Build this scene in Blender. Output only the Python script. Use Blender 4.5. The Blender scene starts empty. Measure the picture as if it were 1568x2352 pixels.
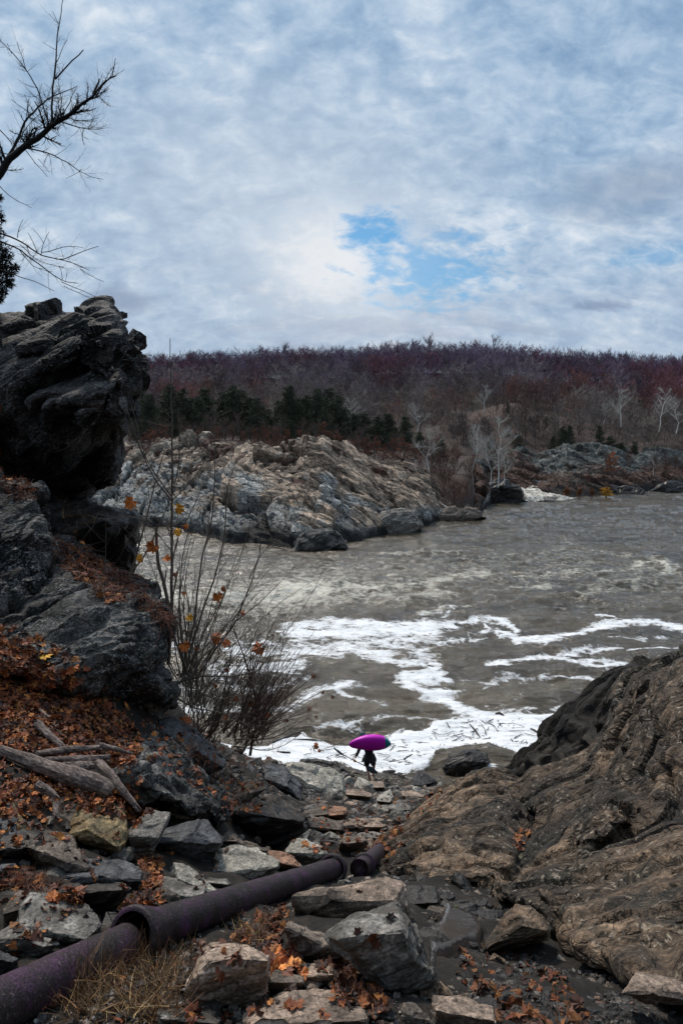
import bpy, math, random
import numpy as np
from mathutils import Vector, Matrix
from mathutils.bvhtree import BVHTree
import bmesh
random.seed(7); RS = np.random.RandomState(11)
scene = bpy.context.scene
COL = scene.collection

# ------------------------------------------------------------------ camera model
F = 1568.0                                   # focal length in layout units (picture is 1568 x 2352 of them)
EYE = np.array([0.0, 0.0, 12.0])             # the river surface is z = 0
PITCH = math.atan((1176 - 1020) / F)
_c, _s = math.cos(PITCH), math.sin(PITCH)

def rays(x, y):
    x = np.asarray(x, float); y = np.asarray(y, float)
    dx = (x - 784) / F; dz = -(y - 1176) / F
    vx = dx; vy = _c + dz * _s; vz = -_s + dz * _c
    return np.stack([vx / vy, np.ones_like(vx), vz / vy], -1)

def P(x, y, d):
    d = np.asarray(d, float)
    return EYE + rays(x, y) * d[..., None]

def pix(p):
    p = np.asarray(p, float) - EYE
    f = p[..., 1] * _c - p[..., 2] * _s
    u = p[..., 1] * _s + p[..., 2] * _c
    return 784 + F * p[..., 0] / f, 1176 - F * u / f

CROPS = {'1': (0, 637, .3646), '2': (0, 1388.3, .3646), '3': (0, 1829.3, .5), '4': (457.3, 1698.7, .3646),
         '5': (784, 1470, .5), '8': (571.7, 1617, .3125), 'f': (285.8, 784, .41667), 'g': (914.7, 784, .41667),
         'p': (767.7, 1649.7, .10417), 's': (285.8, 775.8, .41667), 'w': (571.7, 1225, .6354), 't': (0, 0, .30558)}
def cr(k, pts):
    ox, oy, s = CROPS[k]
    return [(ox + p[0] * s, oy + p[1] * s) + tuple(p[2:]) for p in pts]

# ------------------------------------------------------------------ noise (numpy)
def _hash(ix, iy, iz, seed):
    with np.errstate(over='ignore'):
        h = (ix.astype(np.int64).astype(np.uint32) * np.uint32(0x8da6b343)
             ^ iy.astype(np.int64).astype(np.uint32) * np.uint32(0xd8163841)
             ^ iz.astype(np.int64).astype(np.uint32) * np.uint32(0xcb1ab31f)
             ^ np.uint32((seed * 2654435761 + 12345) & 0xffffffff))
        h ^= h >> np.uint32(16); h *= np.uint32(0x7feb352d)
        h ^= h >> np.uint32(15); h *= np.uint32(0x846ca68b)
        h ^= h >> np.uint32(16)
    return h

def _h01(h): return (h & np.uint32(0xffffff)).astype(np.float64) / 16777216.0

def vnoise(p, seed=0):
    p = np.asarray(p, float); i = np.floor(p); f = p - i
    f = f * f * f * (f * (f * 6 - 15) + 10)
    ix, iy, iz = i[:, 0], i[:, 1], i[:, 2]; r = 0
    for a in (0, 1):
        wa = f[:, 0] if a else 1 - f[:, 0]
        for b in (0, 1):
            wb = f[:, 1] if b else 1 - f[:, 1]
            for c in (0, 1):
                wc = f[:, 2] if c else 1 - f[:, 2]
                r = r + wa * wb * wc * _h01(_hash(ix + a, iy + b, iz + c, seed))
    return r * 2 - 1

def fbm(p, octv=4, seed=0, gain=.5):
    r = 0; a = 1; t = 0
    p = np.asarray(p, float)
    for o in range(octv):
        r = r + a * vnoise(p * 2.03 ** o + o * 17.3, seed + o); t += a; a *= gain
    return r / t

def facet(p, seed=0, tilt=1.0):
    """jumbled tilted blocks: every cell is a plane of its own height and slope; returns height, edge distance"""
    p = np.asarray(p, float); base = np.floor(p)
    n = len(p); best = np.full(n, 1e9); b2 = np.full(n, 1e9); hgt = np.zeros(n)
    for a in (-1, 0, 1):
        for b in (-1, 0, 1):
            for c in (-1, 0, 1):
                q = base + np.array([a, b, c])
                h = _hash(q[:, 0], q[:, 1], q[:, 2], seed)
                h2 = _hash(q[:, 0], q[:, 1], q[:, 2], seed + 101)
                fx = (h & np.uint32(1023)).astype(float) / 1023; fy = ((h >> np.uint32(10)) & np.uint32(1023)).astype(float) / 1023
                fz = ((h >> np.uint32(20)) & np.uint32(1023)).astype(float) / 1023
                dx = p - (q + np.stack([fx, fy, fz], -1))
                d = (dx * dx).sum(1)
                tx = (h2 & np.uint32(255)).astype(float) / 127.5 - 1; ty = ((h2 >> np.uint32(8)) & np.uint32(255)).astype(float) / 127.5 - 1
                tz = ((h2 >> np.uint32(16)) & np.uint32(255)).astype(float) / 127.5 - 1; hh = ((h2 >> np.uint32(24)) & np.uint32(255)).astype(float) / 127.5 - 1
                val = hh * .6 + tilt * (dx[:, 0] * tx + dx[:, 1] * ty + dx[:, 2] * tz)
                m = d < best
                b2 = np.where(m, best, np.minimum(b2, d)); hgt = np.where(m, val, hgt); best = np.where(m, d, best)
    return hgt, np.sqrt(b2) - np.sqrt(best)

def rot(p, ax=0, ay=0, az=0):
    m = Matrix.Rotation(math.radians(az), 3, 'Z') @ Matrix.Rotation(math.radians(ay), 3, 'Y') @ Matrix.Rotation(math.radians(ax), 3, 'X')
    return np.asarray(p) @ np.array(m).T

def sstep(a, b, x):
    t = np.clip((x - a) / (b - a), 0, 1); return t * t * (3 - 2 * t)

def lut(pts, x):
    pts = sorted(pts); return np.interp(x, [p[0] for p in pts], [p[1] for p in pts])

def tps_fit(xy, v, lam=1e-3):
    xy = np.asarray(xy, float); v = np.asarray(v, float); n = len(xy)
    r2 = ((xy[:, None] - xy[None]) ** 2).sum(-1)
    K = .5 * r2 * np.log(r2 + 1e-9); K += np.eye(n) * lam
    Q = np.c_[np.ones(n), xy]; A = np.zeros((n + 3, n + 3)); A[:n, :n] = K; A[:n, n:] = Q; A[n:, :n] = Q.T
    w = np.linalg.lstsq(A, np.r_[v, 0, 0, 0], rcond=None)[0]
    def ev(X):
        X = np.asarray(X, float); out = np.zeros(len(X))
        for i in range(n):
            r2 = ((X - xy[i]) ** 2).sum(-1); out += w[i] * .5 * r2 * np.log(r2 + 1e-9)
        return out + w[n] + X @ w[n + 1:]
    return ev

# ------------------------------------------------------------------ mesh helpers
def mesh_data(name, V, faces, mat=None, smooth=False, col=None, attrs=None):
    V = np.asarray(V, np.float32)
    if not isinstance(faces, (list, tuple)): faces = [faces]
    faces = [np.asarray(f, np.int32) for f in faces if len(f)]
    me = bpy.data.meshes.new(name)
    me.vertices.add(len(V)); me.vertices.foreach_set('co', V.ravel())
    loops = np.concatenate([f.ravel() for f in faces]); cnt = np.concatenate([np.full(len(f), f.shape[1], np.int32) for f in faces])
    me.loops.add(len(loops)); me.loops.foreach_set('vertex_index', loops)
    me.polygons.add(len(cnt)); st = np.concatenate([[0], np.cumsum(cnt)[:-1]]).astype(np.int32)
    me.polygons.foreach_set('loop_start', st)
    me.polygons.foreach_set('use_smooth', np.full(len(cnt), smooth))
    me.update(calc_edges=True); me.validate(verbose=False)
    if col is not None:
        a = me.attributes.new('Col', 'FLOAT_COLOR', 'POINT')
        c = np.ones((len(V), 4), np.float32); c[:, :3] = col; a.data.foreach_set('color', c.ravel())
    for k, v in (attrs or {}).items():
        a = me.attributes.new(k, 'FLOAT', 'POINT'); a.data.foreach_set('value', np.asarray(v, np.float32))
    if mat: me.materials.append(mat)
    return me

NEAR = []      # (V,F) world-space pieces that leaves and twigs may land on
def obj(name, V, faces, mat=None, parent=None, label=None, cat=None, group=None, kind=None, smooth=False, col=None, attrs=None, near=False, org=None):
    V = np.asarray(V, float)
    if near: NEAR.append((V.copy(), faces if isinstance(faces, (list, tuple)) else [faces]))
    if parent is not None: o0 = np.array(parent['_org']) if '_org' in parent else np.zeros(3); base = o0
    elif org is not None: base = np.array(org, float)
    else: base = np.array([(V[:, 0].min() + V[:, 0].max()) / 2, (V[:, 1].min() + V[:, 1].max()) / 2, V[:, 2].min()])
    o = bpy.data.objects.new(name, mesh_data(name, V - base, faces, mat, smooth, col, attrs))
    COL.objects.link(o)
    if parent is not None: o.parent = parent; o['_org'] = [float(b) for b in base]
    else: o.location = base; o['_org'] = [float(b) for b in base]
    tag(o, label, cat, group, kind); return o

def tag(o, label=None, cat=None, group=None, kind=None):
    if label: o['label'] = label
    if cat: o['category'] = cat
    if group: o['group'] = group
    if kind: o['kind'] = kind

def empty(name, loc, label=None, cat=None, group=None):
    o = bpy.data.objects.new(name, None); COL.objects.link(o); o.location = [float(v) for v in loc]
    o.empty_display_size = .1
    o['_org'] = [float(v) for v in loc]; tag(o, label, cat, group); return o

def copy_tree(src, loc, rz=0, sc=1, label=None, group=None):
    c = src.copy(); COL.objects.link(c); c.location = loc
    c.rotation_euler = (0, 0, rz); c.scale = (sc,) * 3 if not hasattr(sc, '__len__') else sc
    if label: c['label'] = label
    if group: c['group'] = group
    for ch in src.children:
        d = ch.copy(); COL.objects.link(d); d.parent = c
    return c

class MB:
    def __init__(s): s.V = []; s.q = []; s.t = []; s.c = []; s.n = 0
    def add(s, V, q=None, t=None, col=None):
        V = np.asarray(V, float); s.V.append(V)
        if q is not None and len(q): s.q.append(np.asarray(q) + s.n)
        if t is not None and len(t): s.t.append(np.asarray(t) + s.n)
        if col is not None: s.c.append(np.broadcast_to(col, (len(V), 3)))
        s.n += len(V)
    def data(s):
        f = []
        if s.q: f.append(np.concatenate(s.q))
        if s.t: f.append(np.concatenate(s.t))
        return np.concatenate(s.V), f, (np.concatenate(s.c) if s.c else None)
    def build(s, name, mat, **k):
        V, f, c = s.data(); return obj(name, V, f, mat, col=c, **k)

def tube(mb, pts, rad, k=5, col=None, cap=True):
    pts = np.asarray(pts, float); n = len(pts); rad = np.broadcast_to(np.asarray(rad, float), (n,))
    t = np.gradient(pts, axis=0); t /= np.linalg.norm(t, axis=1)[:, None] + 1e-12
    ref = np.array([0, 0, 1.0]) if abs(t[:, 2]).mean() < .8 else np.array([1.0, 0, 0])
    u = np.cross(t, ref); u /= np.linalg.norm(u, axis=1)[:, None] + 1e-12; v = np.cross(t, u)
    a = np.arange(k) * 2 * math.pi / k
    ring = u[:, None] * np.cos(a)[None, :, None] + v[:, None] * np.sin(a)[None, :, None]
    V = pts[:, None] + ring * rad[:, None, None]; V = V.reshape(-1, 3)
    i = np.arange(n - 1)[:, None] * k + np.arange(k)[None]; j = np.arange(n - 1)[:, None] * k + (np.arange(k) + 1)[None] % k
    q = np.stack([i, j, j + k, i + k], -1).reshape(-1, 4); tr = None
    if cap:
        V = np.r_[V, pts[:1], pts[-1:]]; c0, c1 = n * k, n * k + 1
        tr = [(c0, (m + 1) % k, m) for m in range(k)] + [(c1, (n - 1) * k + m, (n - 1) * k + (m + 1) % k) for m in range(k)]
    mb.add(V, q, tr, col)

def sub4(V, T):
    E = np.sort(np.concatenate([T[:, [0, 1]], T[:, [1, 2]], T[:, [2, 0]]]), 1)
    U, inv = np.unique(E, axis=0, return_inverse=True); inv = inv.ravel()
    m = (V[U[:, 0]] + V[U[:, 1]]) / 2; n = len(T); k = len(V)
    a, b, c = k + inv[:n], k + inv[n:2 * n], k + inv[2 * n:]
    T2 = np.concatenate([np.c_[T[:, 0], a, c], np.c_[a, T[:, 1], b], np.c_[c, b, T[:, 2]], np.c_[a, b, c]])
    return np.r_[V, m], T2

def hull(pts):
    bm = bmesh.new()
    for p in pts: bm.verts.new([float(c) for c in p])
    r = bmesh.ops.convex_hull(bm, input=bm.verts)
    for v in [v for v in bm.verts if not v.link_faces]: bm.verts.remove(v)
    bmesh.ops.triangulate(bm, faces=bm.faces[:]); bm.verts.index_update()
    V = np.array([v.co[:] for v in bm.verts]); T = np.array([[v.index for v in f.verts] for f in bm.faces]); bm.free()
    return V, T

def vnormals(V, F3):
    N = np.zeros_like(V)
    for f in F3:
        a, b, c = V[f[:, 0]], V[f[:, 1]], V[f[:, -1]]
        n = np.cross(b - a, c - a)
        for k in range(f.shape[1]):
            for ax in range(3): N[:, ax] += np.bincount(f[:, k], n[:, ax], len(V))
    return N / (np.linalg.norm(N, axis=1)[:, None] + 1e-12)

def refine(V, T, edge, mx=6):
    for _ in range(mx):
        L = np.linalg.norm(V[T[:, 0]] - V[T[:, 1]], axis=1)
        if np.percentile(L, 75) < edge or len(T) > 40000: break
        V, T = sub4(V, T)
    return V, T

# rock shaped as the hull of outline + ridge seen from the path; top of the outline leans away
def rock_geo(outline, ridge=(), d0=5.0, flat=1.1, thick=.6, seed=0, rough=1.0, edge=None, sag=.0, near=.03):
    o = np.array([p[:2] for p in outline], float); r = np.array(ridge, float).reshape(-1, 2)
    yb = o[:, 1].max() if not len(r) else None
    yr = np.interp(o[:, 0], *zip(*sorted(map(tuple, r)))) if len(r) else np.full(len(o), o[:, 1].max())
    up = np.clip(yr - o[:, 1], 0, None); dn = np.clip(o[:, 1] - yr, 0, None)
    do = d0 * (1 + flat * up / F * 1.0 + .25 * dn / F) + (near * d0 * .4)
    pts = [P(o[:, 0], o[:, 1], do)]
    span = (o[:, 0].max() - o[:, 0].min()) / F * d0
    pts.append(P(o[:, 0], o[:, 1], do + span * thick))
    if len(r): pts.append(P(r[:, 0], r[:, 1], np.full(len(r), d0 * (1 - near * .3))))
    V, T = hull(np.concatenate(pts))
    e = edge or max(d0 / F * 4.5, .006)
    V, T = refine(V, T, e)
    N = vnormals(V, [T]); S = span
    q = rot(V, 20, 25, 10)
    h1, e1 = facet(q / (S * .45) * np.array([.6, 1, 1.6]) + seed * 7.7, seed)
    h2, e2 = facet(q / (S * .14) * np.array([.5, 1, 1.8]) + seed * 3.1, seed + 5)
    dsp = S * rough * (.05 * h1 * sstep(0, .15, e1) + .014 * h2 * sstep(0, .2, e2) + .03 * fbm(V / (S * .3) + seed, 4, seed) - .003 * (1 - sstep(0, .1, e1)))
    return V + N * dsp[:, None], T

def inside(poly, X, Y):
    r = np.zeros(X.shape, bool); n = len(poly)
    for i in range(n):
        x0, y0 = poly[i]; x1, y1 = poly[(i + 1) % n]
        if y0 == y1: continue
        c = ((y0 > Y) != (y1 > Y)) & (X < (x1 - x0) * (Y - y0) / (y1 - y0) + x0); r ^= c
    return r

def polydist(poly, X, Y, closed=True):
    best = np.full(X.shape, 1e18); bx = np.zeros(X.shape); by = np.zeros(X.shape); n = len(poly)
    for i in range(n if closed else n - 1):
        x0, y0 = poly[i]; x1, y1 = poly[(i + 1) % n]; dx, dy = x1 - x0, y1 - y0; L = dx * dx + dy * dy + 1e-9
        t = np.clip(((X - x0) * dx + (Y - y0) * dy) / L, 0, 1); px, py = x0 + t * dx, y0 + t * dy
        d = (X - px) ** 2 + (Y - py) ** 2; m = d < best
        best = np.where(m, d, best); bx = np.where(m, px, bx); by = np.where(m, py, by)
    return np.sqrt(best), bx, by

def relief(poly, ctrl, step=5, edge=60, bulge=.6, thick=2.0, seed=0, jit=3.0, disp=None, cnoise=0):
    """a solid rock whose outline is poly (layout units) and whose face passes through the (x, y, distance) points"""
    poly = np.array(poly, float); n = len(poly); dense = []
    for i in range(n):
        a, b = poly[i], poly[(i + 1) % n]; L = np.hypot(*(b - a)); m = max(1, int(L / (step * 1.6)))
        for k in range(m): dense.append(a + (b - a) * k / m)
    dense = np.array(dense)
    q = np.c_[dense / 22.0, np.full(len(dense), seed * 3.3)]
    dense = dense + jit * np.c_[fbm(q, 4, seed), fbm(q + 50, 4, seed)] * 2
    x0, y0 = dense.min(0) - step * 2; x1, y1 = dense.max(0) + step * 2
    xs = np.arange(x0, x1, step); ys = np.arange(y0, y1, step); X, Y = np.meshgrid(xs, ys)
    X = X.copy(); Y = Y.copy()
    ins = inside(dense, X, Y); D, bx, by = polydist(dense, X, Y)
    A = ins[:-1, :-1] | ins[1:, :-1] | ins[:-1, 1:] | ins[1:, 1:]
    used = np.zeros(X.shape, bool)
    used[:-1, :-1] |= A; used[1:, :-1] |= A; used[:-1, 1:] |= A; used[1:, 1:] |= A
    bd = used & ~ins; X[bd] = bx[bd]; Y[bd] = by[bd]; D = np.where(bd, 0, D)
    c = np.array(ctrl, float); ev = tps_fit(c[:, :2] / 300, c[:, 2], 1e-2)
    idx = np.full(X.shape, -1); idx[used] = np.arange(used.sum())
    x, y, dd = X[used], Y[used], D[used]; d0 = ev(np.c_[x, y] / 300)
    s = np.clip(dd / edge, 0, 1); prof = np.sqrt(np.clip(1 - (1 - s) ** 2, 0, 1))
    front = P(x, y, d0 + bulge * (1 - prof))
    isin = ins[used]; back = P(x, y, d0 + bulge + thick * prof)[isin]
    iy, ix = np.nonzero(A)
    q = np.stack([idx[iy, ix], idx[iy + 1, ix], idx[iy + 1, ix + 1], idx[iy, ix + 1]], 1)
    nf = len(front); bmap = np.arange(nf); bmap[isin] = nf + np.arange(isin.sum())
    V = np.r_[front, back]; Q = np.r_[q, bmap[q][:, ::-1]]
    if disp is not None:
        N = vnormals(V, [Q]); we = .3 + .7 * sstep(0, .6, s); vd = V - EYE; vd /= np.linalg.norm(vd, axis=1)[:, None]; fc = .12 + .88 * sstep(.08, .5, np.abs((N * vd).sum(1))); V = V + N * (disp(V) * np.r_[we, we[isin]] * fc)[:, None]
    return V, Q
# ------------------------------------------------------------------ materials
class NT:
    def __init__(s, name):
        s.m = bpy.data.materials.new(name); s.m.use_nodes = True; s.t = s.m.node_tree; s.t.nodes.clear()
        s.out = s.n('ShaderNodeOutputMaterial')
    def n(s, typ, **k):
        nd = s.t.nodes.new(typ)
        for a, v in k.items(): setattr(nd, a, v)
        return nd
    def l(s, a, b): s.t.links.new(a, b)
    def set(s, sock, v):
        if isinstance(v, bpy.types.NodeSocket): s.l(v, sock)
        elif hasattr(v, '__len__') and len(v) == 3 and sock.type == 'RGBA': sock.default_value = (*v, 1)
        else: sock.default_value = v
    def pos(s, scale=(1, 1, 1), rotd=(0, 0, 0), loc=(0, 0, 0)):
        g = s.n('ShaderNodeNewGeometry'); m = s.n('ShaderNodeMapping'); s.l(g.outputs['Position'], m.inputs['Vector'])
        m.inputs['Rotation'].default_value = [math.radians(a) for a in rotd]; m.inputs['Location'].default_value = loc
        m2 = s.n('ShaderNodeMapping'); s.l(m.outputs[0], m2.inputs['Vector']); m2.inputs['Scale'].default_value = scale
        return m2.outputs[0]
    def noise(s, vec, scale, detail=6, rough=.6, dist=0):
        n = s.n('ShaderNodeTexNoise'); s.l(vec, n.inputs['Vector']); n.inputs['Scale'].default_value = scale
        n.inputs['Detail'].default_value = detail; n.inputs['Roughness'].default_value = rough; n.inputs['Distortion'].default_value = dist
        return n.outputs['Fac']
    def vor(s, vec, scale, feat='F1'):
        n = s.n('ShaderNodeTexVoronoi', feature=feat); s.l(vec, n.inputs['Vector']); n.inputs['Scale'].default_value = scale
        return n.outputs['Distance']
    def ramp(s, fac, stops):
        r = s.n('ShaderNodeValToRGB'); s.l(fac, r.inputs['Fac']); e = r.color_ramp.elements
        while len(e) < len(stops): e.new(.5)
        for i, (p, c) in enumerate(stops):
            e[i].position = p; e[i].color = (*c, 1) if hasattr(c, '__len__') else (c, c, c, 1)
        return r.outputs['Color']
    def mix(s, fac, a, b, mode='MIX'):
        m = s.n('ShaderNodeMix', data_type='RGBA', blend_type=mode); s.set(m.inputs[0], fac); s.set(m.inputs[6], a); s.set(m.inputs[7], b); return m.outputs[2]
    def math(s, op, a, b=0.5, c=None):
        m = s.n('ShaderNodeMath', operation=op); s.set(m.inputs[0], a); s.set(m.inputs[1], b)
        if c is not None: s.set(m.inputs[2], c)
        return m.outputs[0]
    def attr(s, name, out='Color'):
        a = s.n('ShaderNodeAttribute', attribute_name=name); return a.outputs[out]
    def bsdf(s, base, rough=.8, bump=None, bstr=.5, bdist=.02, spec=.5, **kw):
        b = s.n('ShaderNodeBsdfPrincipled'); s.set(b.inputs['Base Color'], base); s.set(b.inputs['Roughness'], rough)
        b.inputs['Specular IOR Level'].default_value = spec
        for k, v in kw.items(): s.set(b.inputs[k], v)
        if bump is not None:
            bp = s.n('ShaderNodeBump'); s.l(bump, bp.inputs['Height']); bp.inputs['Strength'].default_value = bstr; bp.inputs['Distance'].default_value = bdist
            s.l(bp.outputs[0], b.inputs['Normal'])
        s.l(b.outputs[0], s.out.inputs['Surface']); return b

def rock_mat(name, dark, mid, light, s=1.0, speck=None, speck_amt=.62, strata=(1, 1, 1), rotd=(0, 0, 0), rough=.75, bstr=.7, bdist=.03, vcol=False, spec=.35, stain=None, crack=.0, patch=False):
    t = NT(name); v = t.pos(strata, rotd); w = t.pos()
    n1 = t.noise(v, 1.3 / s, 8, .65, .4); n2 = t.noise(v, 7 / s, 7, .7); n3 = t.noise(w, 32 / s, 4, .7)
    c = t.ramp(n1, [(.3, dark), (.5, mid), (.72, light)])
    if vcol: c = t.mix(1, t.attr('Col'), t.ramp(n1, [(.25, .45), (.5, 1.0), (.75, 1.7)]), 'MULTIPLY')
    c = t.mix(1, c, t.ramp(n2, [(.3, .3), (.5, .9), (.7, 1.6)]), 'MULTIPLY')
    c = t.mix(1, c, t.ramp(n3, [(.36, .45), (.64, 1.6)]), 'MULTIPLY')
    if patch: c = t.mix(1, c, t.ramp(t.noise(t.pos((.8, 1, 1.3), rotd), .55 / s, 6, .62, .6), [(.41, .12), (.5, .75), (.6, 1.7)]), 'MULTIPLY')
    if stain: c = t.mix(t.ramp(t.noise(w, 2.1 / s, 5, .6), [(.5, 0), (.66, 1)]), c, stain, 'MIX')
    if speck:
        sp = t.ramp(t.noise(v, 17 / s, 5, .75, .5), [(speck_amt, 0), (speck_amt + .07, 1)])
        sp = t.mix(1, sp, t.ramp(t.noise(w, 2.6 / s, 3), [(.38, .1), (.6, 1)]), 'MULTIPLY')
        c = t.mix(sp, c, speck)
    h = t.math('ADD', t.math('MULTIPLY', n2, 1.0), t.math('MULTIPLY', n3, .35))
    h = t.math('ADD', h, t.math('MULTIPLY', t.noise(v, 2.6 / s, 6, .6), .9))
    if crack:
        nn_ = t.n('ShaderNodeTexNoise'); t.l(w, nn_.inputs['Vector']); nn_.inputs['Scale'].default_value = 1.6 / s; nn_.inputs['Detail'].default_value = 5
        va = t.n('ShaderNodeVectorMath', operation='MULTIPLY_ADD'); t.l(nn_.outputs['Color'], va.inputs[0]); va.inputs[1].default_value = (.9 * s,) * 3; t.l(v, va.inputs[2])
        ck = t.ramp(t.vor(va.outputs[0], 1.5 / s, 'DISTANCE_TO_EDGE'), [(0, 0), (.045, 1)])
        ck2 = t.ramp(t.vor(va.outputs[0], 4.6 / s, 'DISTANCE_TO_EDGE'), [(0, .4), (.06, 1)]); ck = t.mix(1, ck, ck2, 'MULTIPLY')
        h = t.math('ADD', h, t.math('MULTIPLY', ck, crack)); c = t.mix(1, c, t.ramp(ck, [(0, .35), (1, 1)]), 'MULTIPLY')
    t.bsdf(c, rough, h, bstr, bdist * s, spec); return t.m

def plain(name, c, rough=.8, var=.4, scale=20, bstr=.3, bdist=.01, **kw):
    t = NT(name); v = t.pos(); n = t.noise(v, scale, 5, .6)
    base = t.mix(1, c, t.ramp(n, [(.25, 1 - var), (.75, 1 + var)]), 'MULTIPLY'); t.bsdf(base, rough, n, bstr, bdist, **kw); return t.m

def vc_mat(name, rough=.9, scale=3, var=.3, trans=0, **kw):
    t = NT(name); n = t.noise(t.pos(), scale, 4)
    base = t.mix(1, t.attr('Col'), t.ramp(n, [(.3, 1 - var), (.7, 1 + var)]), 'MULTIPLY'); t.bsdf(base, rough, **kw); return t.m

M = {}
M['cliff'] = rock_mat('dark_cliff_rock', (0.009, 0.009, 0.009), (0.045, 0.040, 0.038), (0.140, 0.130, 0.121), 1.0, (.36, .34, .32), .55, (1, 1, 2.6), (0, 28, 0), patch=True, crack=.8, bdist=.06)
M['boulder'] = rock_mat('speckled_boulder_rock', (0.018, 0.017, 0.016), (0.058, 0.055, 0.051), (0.164, 0.152, 0.138), .6, (.36, .35, .33), .525, (1, 1, 1.6), (0, 25, 0), patch=True, crack=.5, bdist=.06)
M['bluegrey'] = rock_mat('blue_grey_rock', (.026, .026, .027), (.072, .073, .076), (.16, .162, .17), .4, None, .62, (1, 1, 2), (10, 20, 0))
M['grey'] = rock_mat('grey_schist', (0.037, 0.035, 0.030), (0.147, 0.136, 0.120), (0.398, 0.362, 0.323), .45, (.24, .24, .23), .72, (1, 1, 2), (10, 20, 0), stain=(.07, .06, .05))
M['pale'] = rock_mat('pale_stone', (0.095, 0.088, 0.074), (0.305, 0.279, 0.234), (0.656, 0.605, 0.515), .4, (.04, .04, .04), .7, (1, 1, 1.5), (0, 20, 0))
M['tan'] = rock_mat('tan_stone', (0.065, 0.049, 0.037), (0.242, 0.179, 0.136), (0.545, 0.409, 0.315), .4, (.03, .028, .028), .7, (1, 1, 2), (0, 15, 0))
M['rust'] = rock_mat('rusty_stone', (0.054, 0.031, 0.019), (0.225, 0.122, 0.076), (0.495, 0.281, 0.185), .4, None, .7, (1, 1, 2), (0, 15, 0))
M['ochre'] = rock_mat('ochre_stone', (0.033, 0.026, 0.015), (0.174, 0.131, 0.069), (0.471, 0.328, 0.163), .35, (.2, .1, .03), .66, (2.2, 1, 1), (0, 15, 0), stain=(.14, .08, .025))
M['brown'] = rock_mat('brown_stone', (0.024, 0.019, 0.015), (0.112, 0.088, 0.070), (0.297, 0.234, 0.185), .4, (.15, .14, .12), .7, (1, 1, 2), (0, 20, 0))
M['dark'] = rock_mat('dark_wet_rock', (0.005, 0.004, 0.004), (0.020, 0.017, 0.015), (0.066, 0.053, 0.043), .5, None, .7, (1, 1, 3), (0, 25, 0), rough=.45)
M['bedrock'] = rock_mat('brown_bedrock', (.015, .010, .006), (.088, .058, .036), (.27, .185, .12), .8, (.4, .33, .25), .555, (.7, .8, 2.6), (-20, 27, 0), patch=True, rough=.68, spec=.35, stain=(.03, .026, .018), crack=.5, bdist=.06)
M['slabdark'] = rock_mat('black_slab_rock', (0.003, 0.003, 0.003), (0.017, 0.014, 0.011), (0.066, 0.055, 0.040), .8, (.11, .09, .06), .68, (.6, .8, 3.2), (-20, 47, 0), bdist=.06)
M['outcrop'] = rock_mat('outcrop_rock', (.1,) * 3, (.2,) * 3, (.3,) * 3, 3.2, None, .7, (.8, 1, 1.9), (10, -32, 0), vcol=True, bstr=1.0, bdist=.1, crack=.8)
M['dirt'] = rock_mat('dark_dirt', (.006, .005, .004), (.014, .011, .008), (.034, .025, .018), .3, (.13, .06, .03), .64, rough=.9)
M['hill'] = vc_mat('leaf_covered_slope', .95, .4, .5)
M['bark'] = plain('grey_brown_bark', (.05, .038, .032), .85, .5, 60)
M['darkbark'] = plain('black_bark', (.012, .01, .01), .85, .5, 40)
M['wood'] = None
t = NT('weathered_driftwood'); v = t.pos((1, 1, 1)); n = t.noise(t.pos((.25, 1, 1), (0, 0, 35)), 60, 5, .6)
t.bsdf(t.mix(1, t.ramp(n, [(.3, (.04, .028, .024)), (.5, (.15, .11, .095)), (.7, (.32, .25, .21))]), t.ramp(t.noise(v, 5, 4), [(.3, .45), (.7, 1.4)]), 'MULTIPLY'), .8, n, .9, .015); M['wood'] = t.m
M['leaf'] = vc_mat('dry_leaf', .7, 40, .35)
M['grass'] = vc_mat('dry_grass_blade', .8, 20, .4)
M['tree'] = vc_mat('far_tree_bark', .95, .05, .2)
M['crown'] = vc_mat('far_tree_foliage', .95, .4, .45)
t = NT('rusty_purple_pipe'); v = t.pos(); n = t.noise(v, 9, 6, .65)
geo = t.n('ShaderNodeNewGeometry')
c = t.ramp(n, [(.3, (.009, .006, .006)), (.48, (.022, .014, .015)), (.58, (.04, .016, .036)), (.7, (.085, .028, .085))])
c = t.mix(t.ramp(t.noise(v, 45, 4, .7), [(.6, 0), (.72, 1)]), c, (.13, .1, .1)); c = t.mix(1, c, t.ramp(t.noise(v, 90, 3), [(.3, .5), (.7, 1.4)]), 'MULTIPLY')
t.bsdf(c, .55, t.math('ADD', n, t.noise(v, 90, 4)), .6, .01, .4); M['pipe'] = t.m
M['pink'] = plain('magenta_plastic', (.62, .004, .5), .45, .12, 30, .05)
M['teal'] = plain('teal_plastic', (.008, .22, .28), .45, .12, 30, .05)
M['skin'] = plain('skin', (.48, .22, .14), .6, .1, 20)
M['black'] = plain('black_neoprene', (.008, .008, .009), .7, .3, 20)
M['jacket'] = plain('dark_purple_jacket', (.02, .016, .026), .7, .3, 20)
M['helmet'] = plain('dark_green_helmet', (.004, .05, .042), .3, .1, 20)
M['glove'] = plain('yellow_glove', (.5, .22, .02), .6, .1, 20)
M['blade'] = plain('grey_paddle_blade', (.05, .07, .09), .35, .2, 20)

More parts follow.
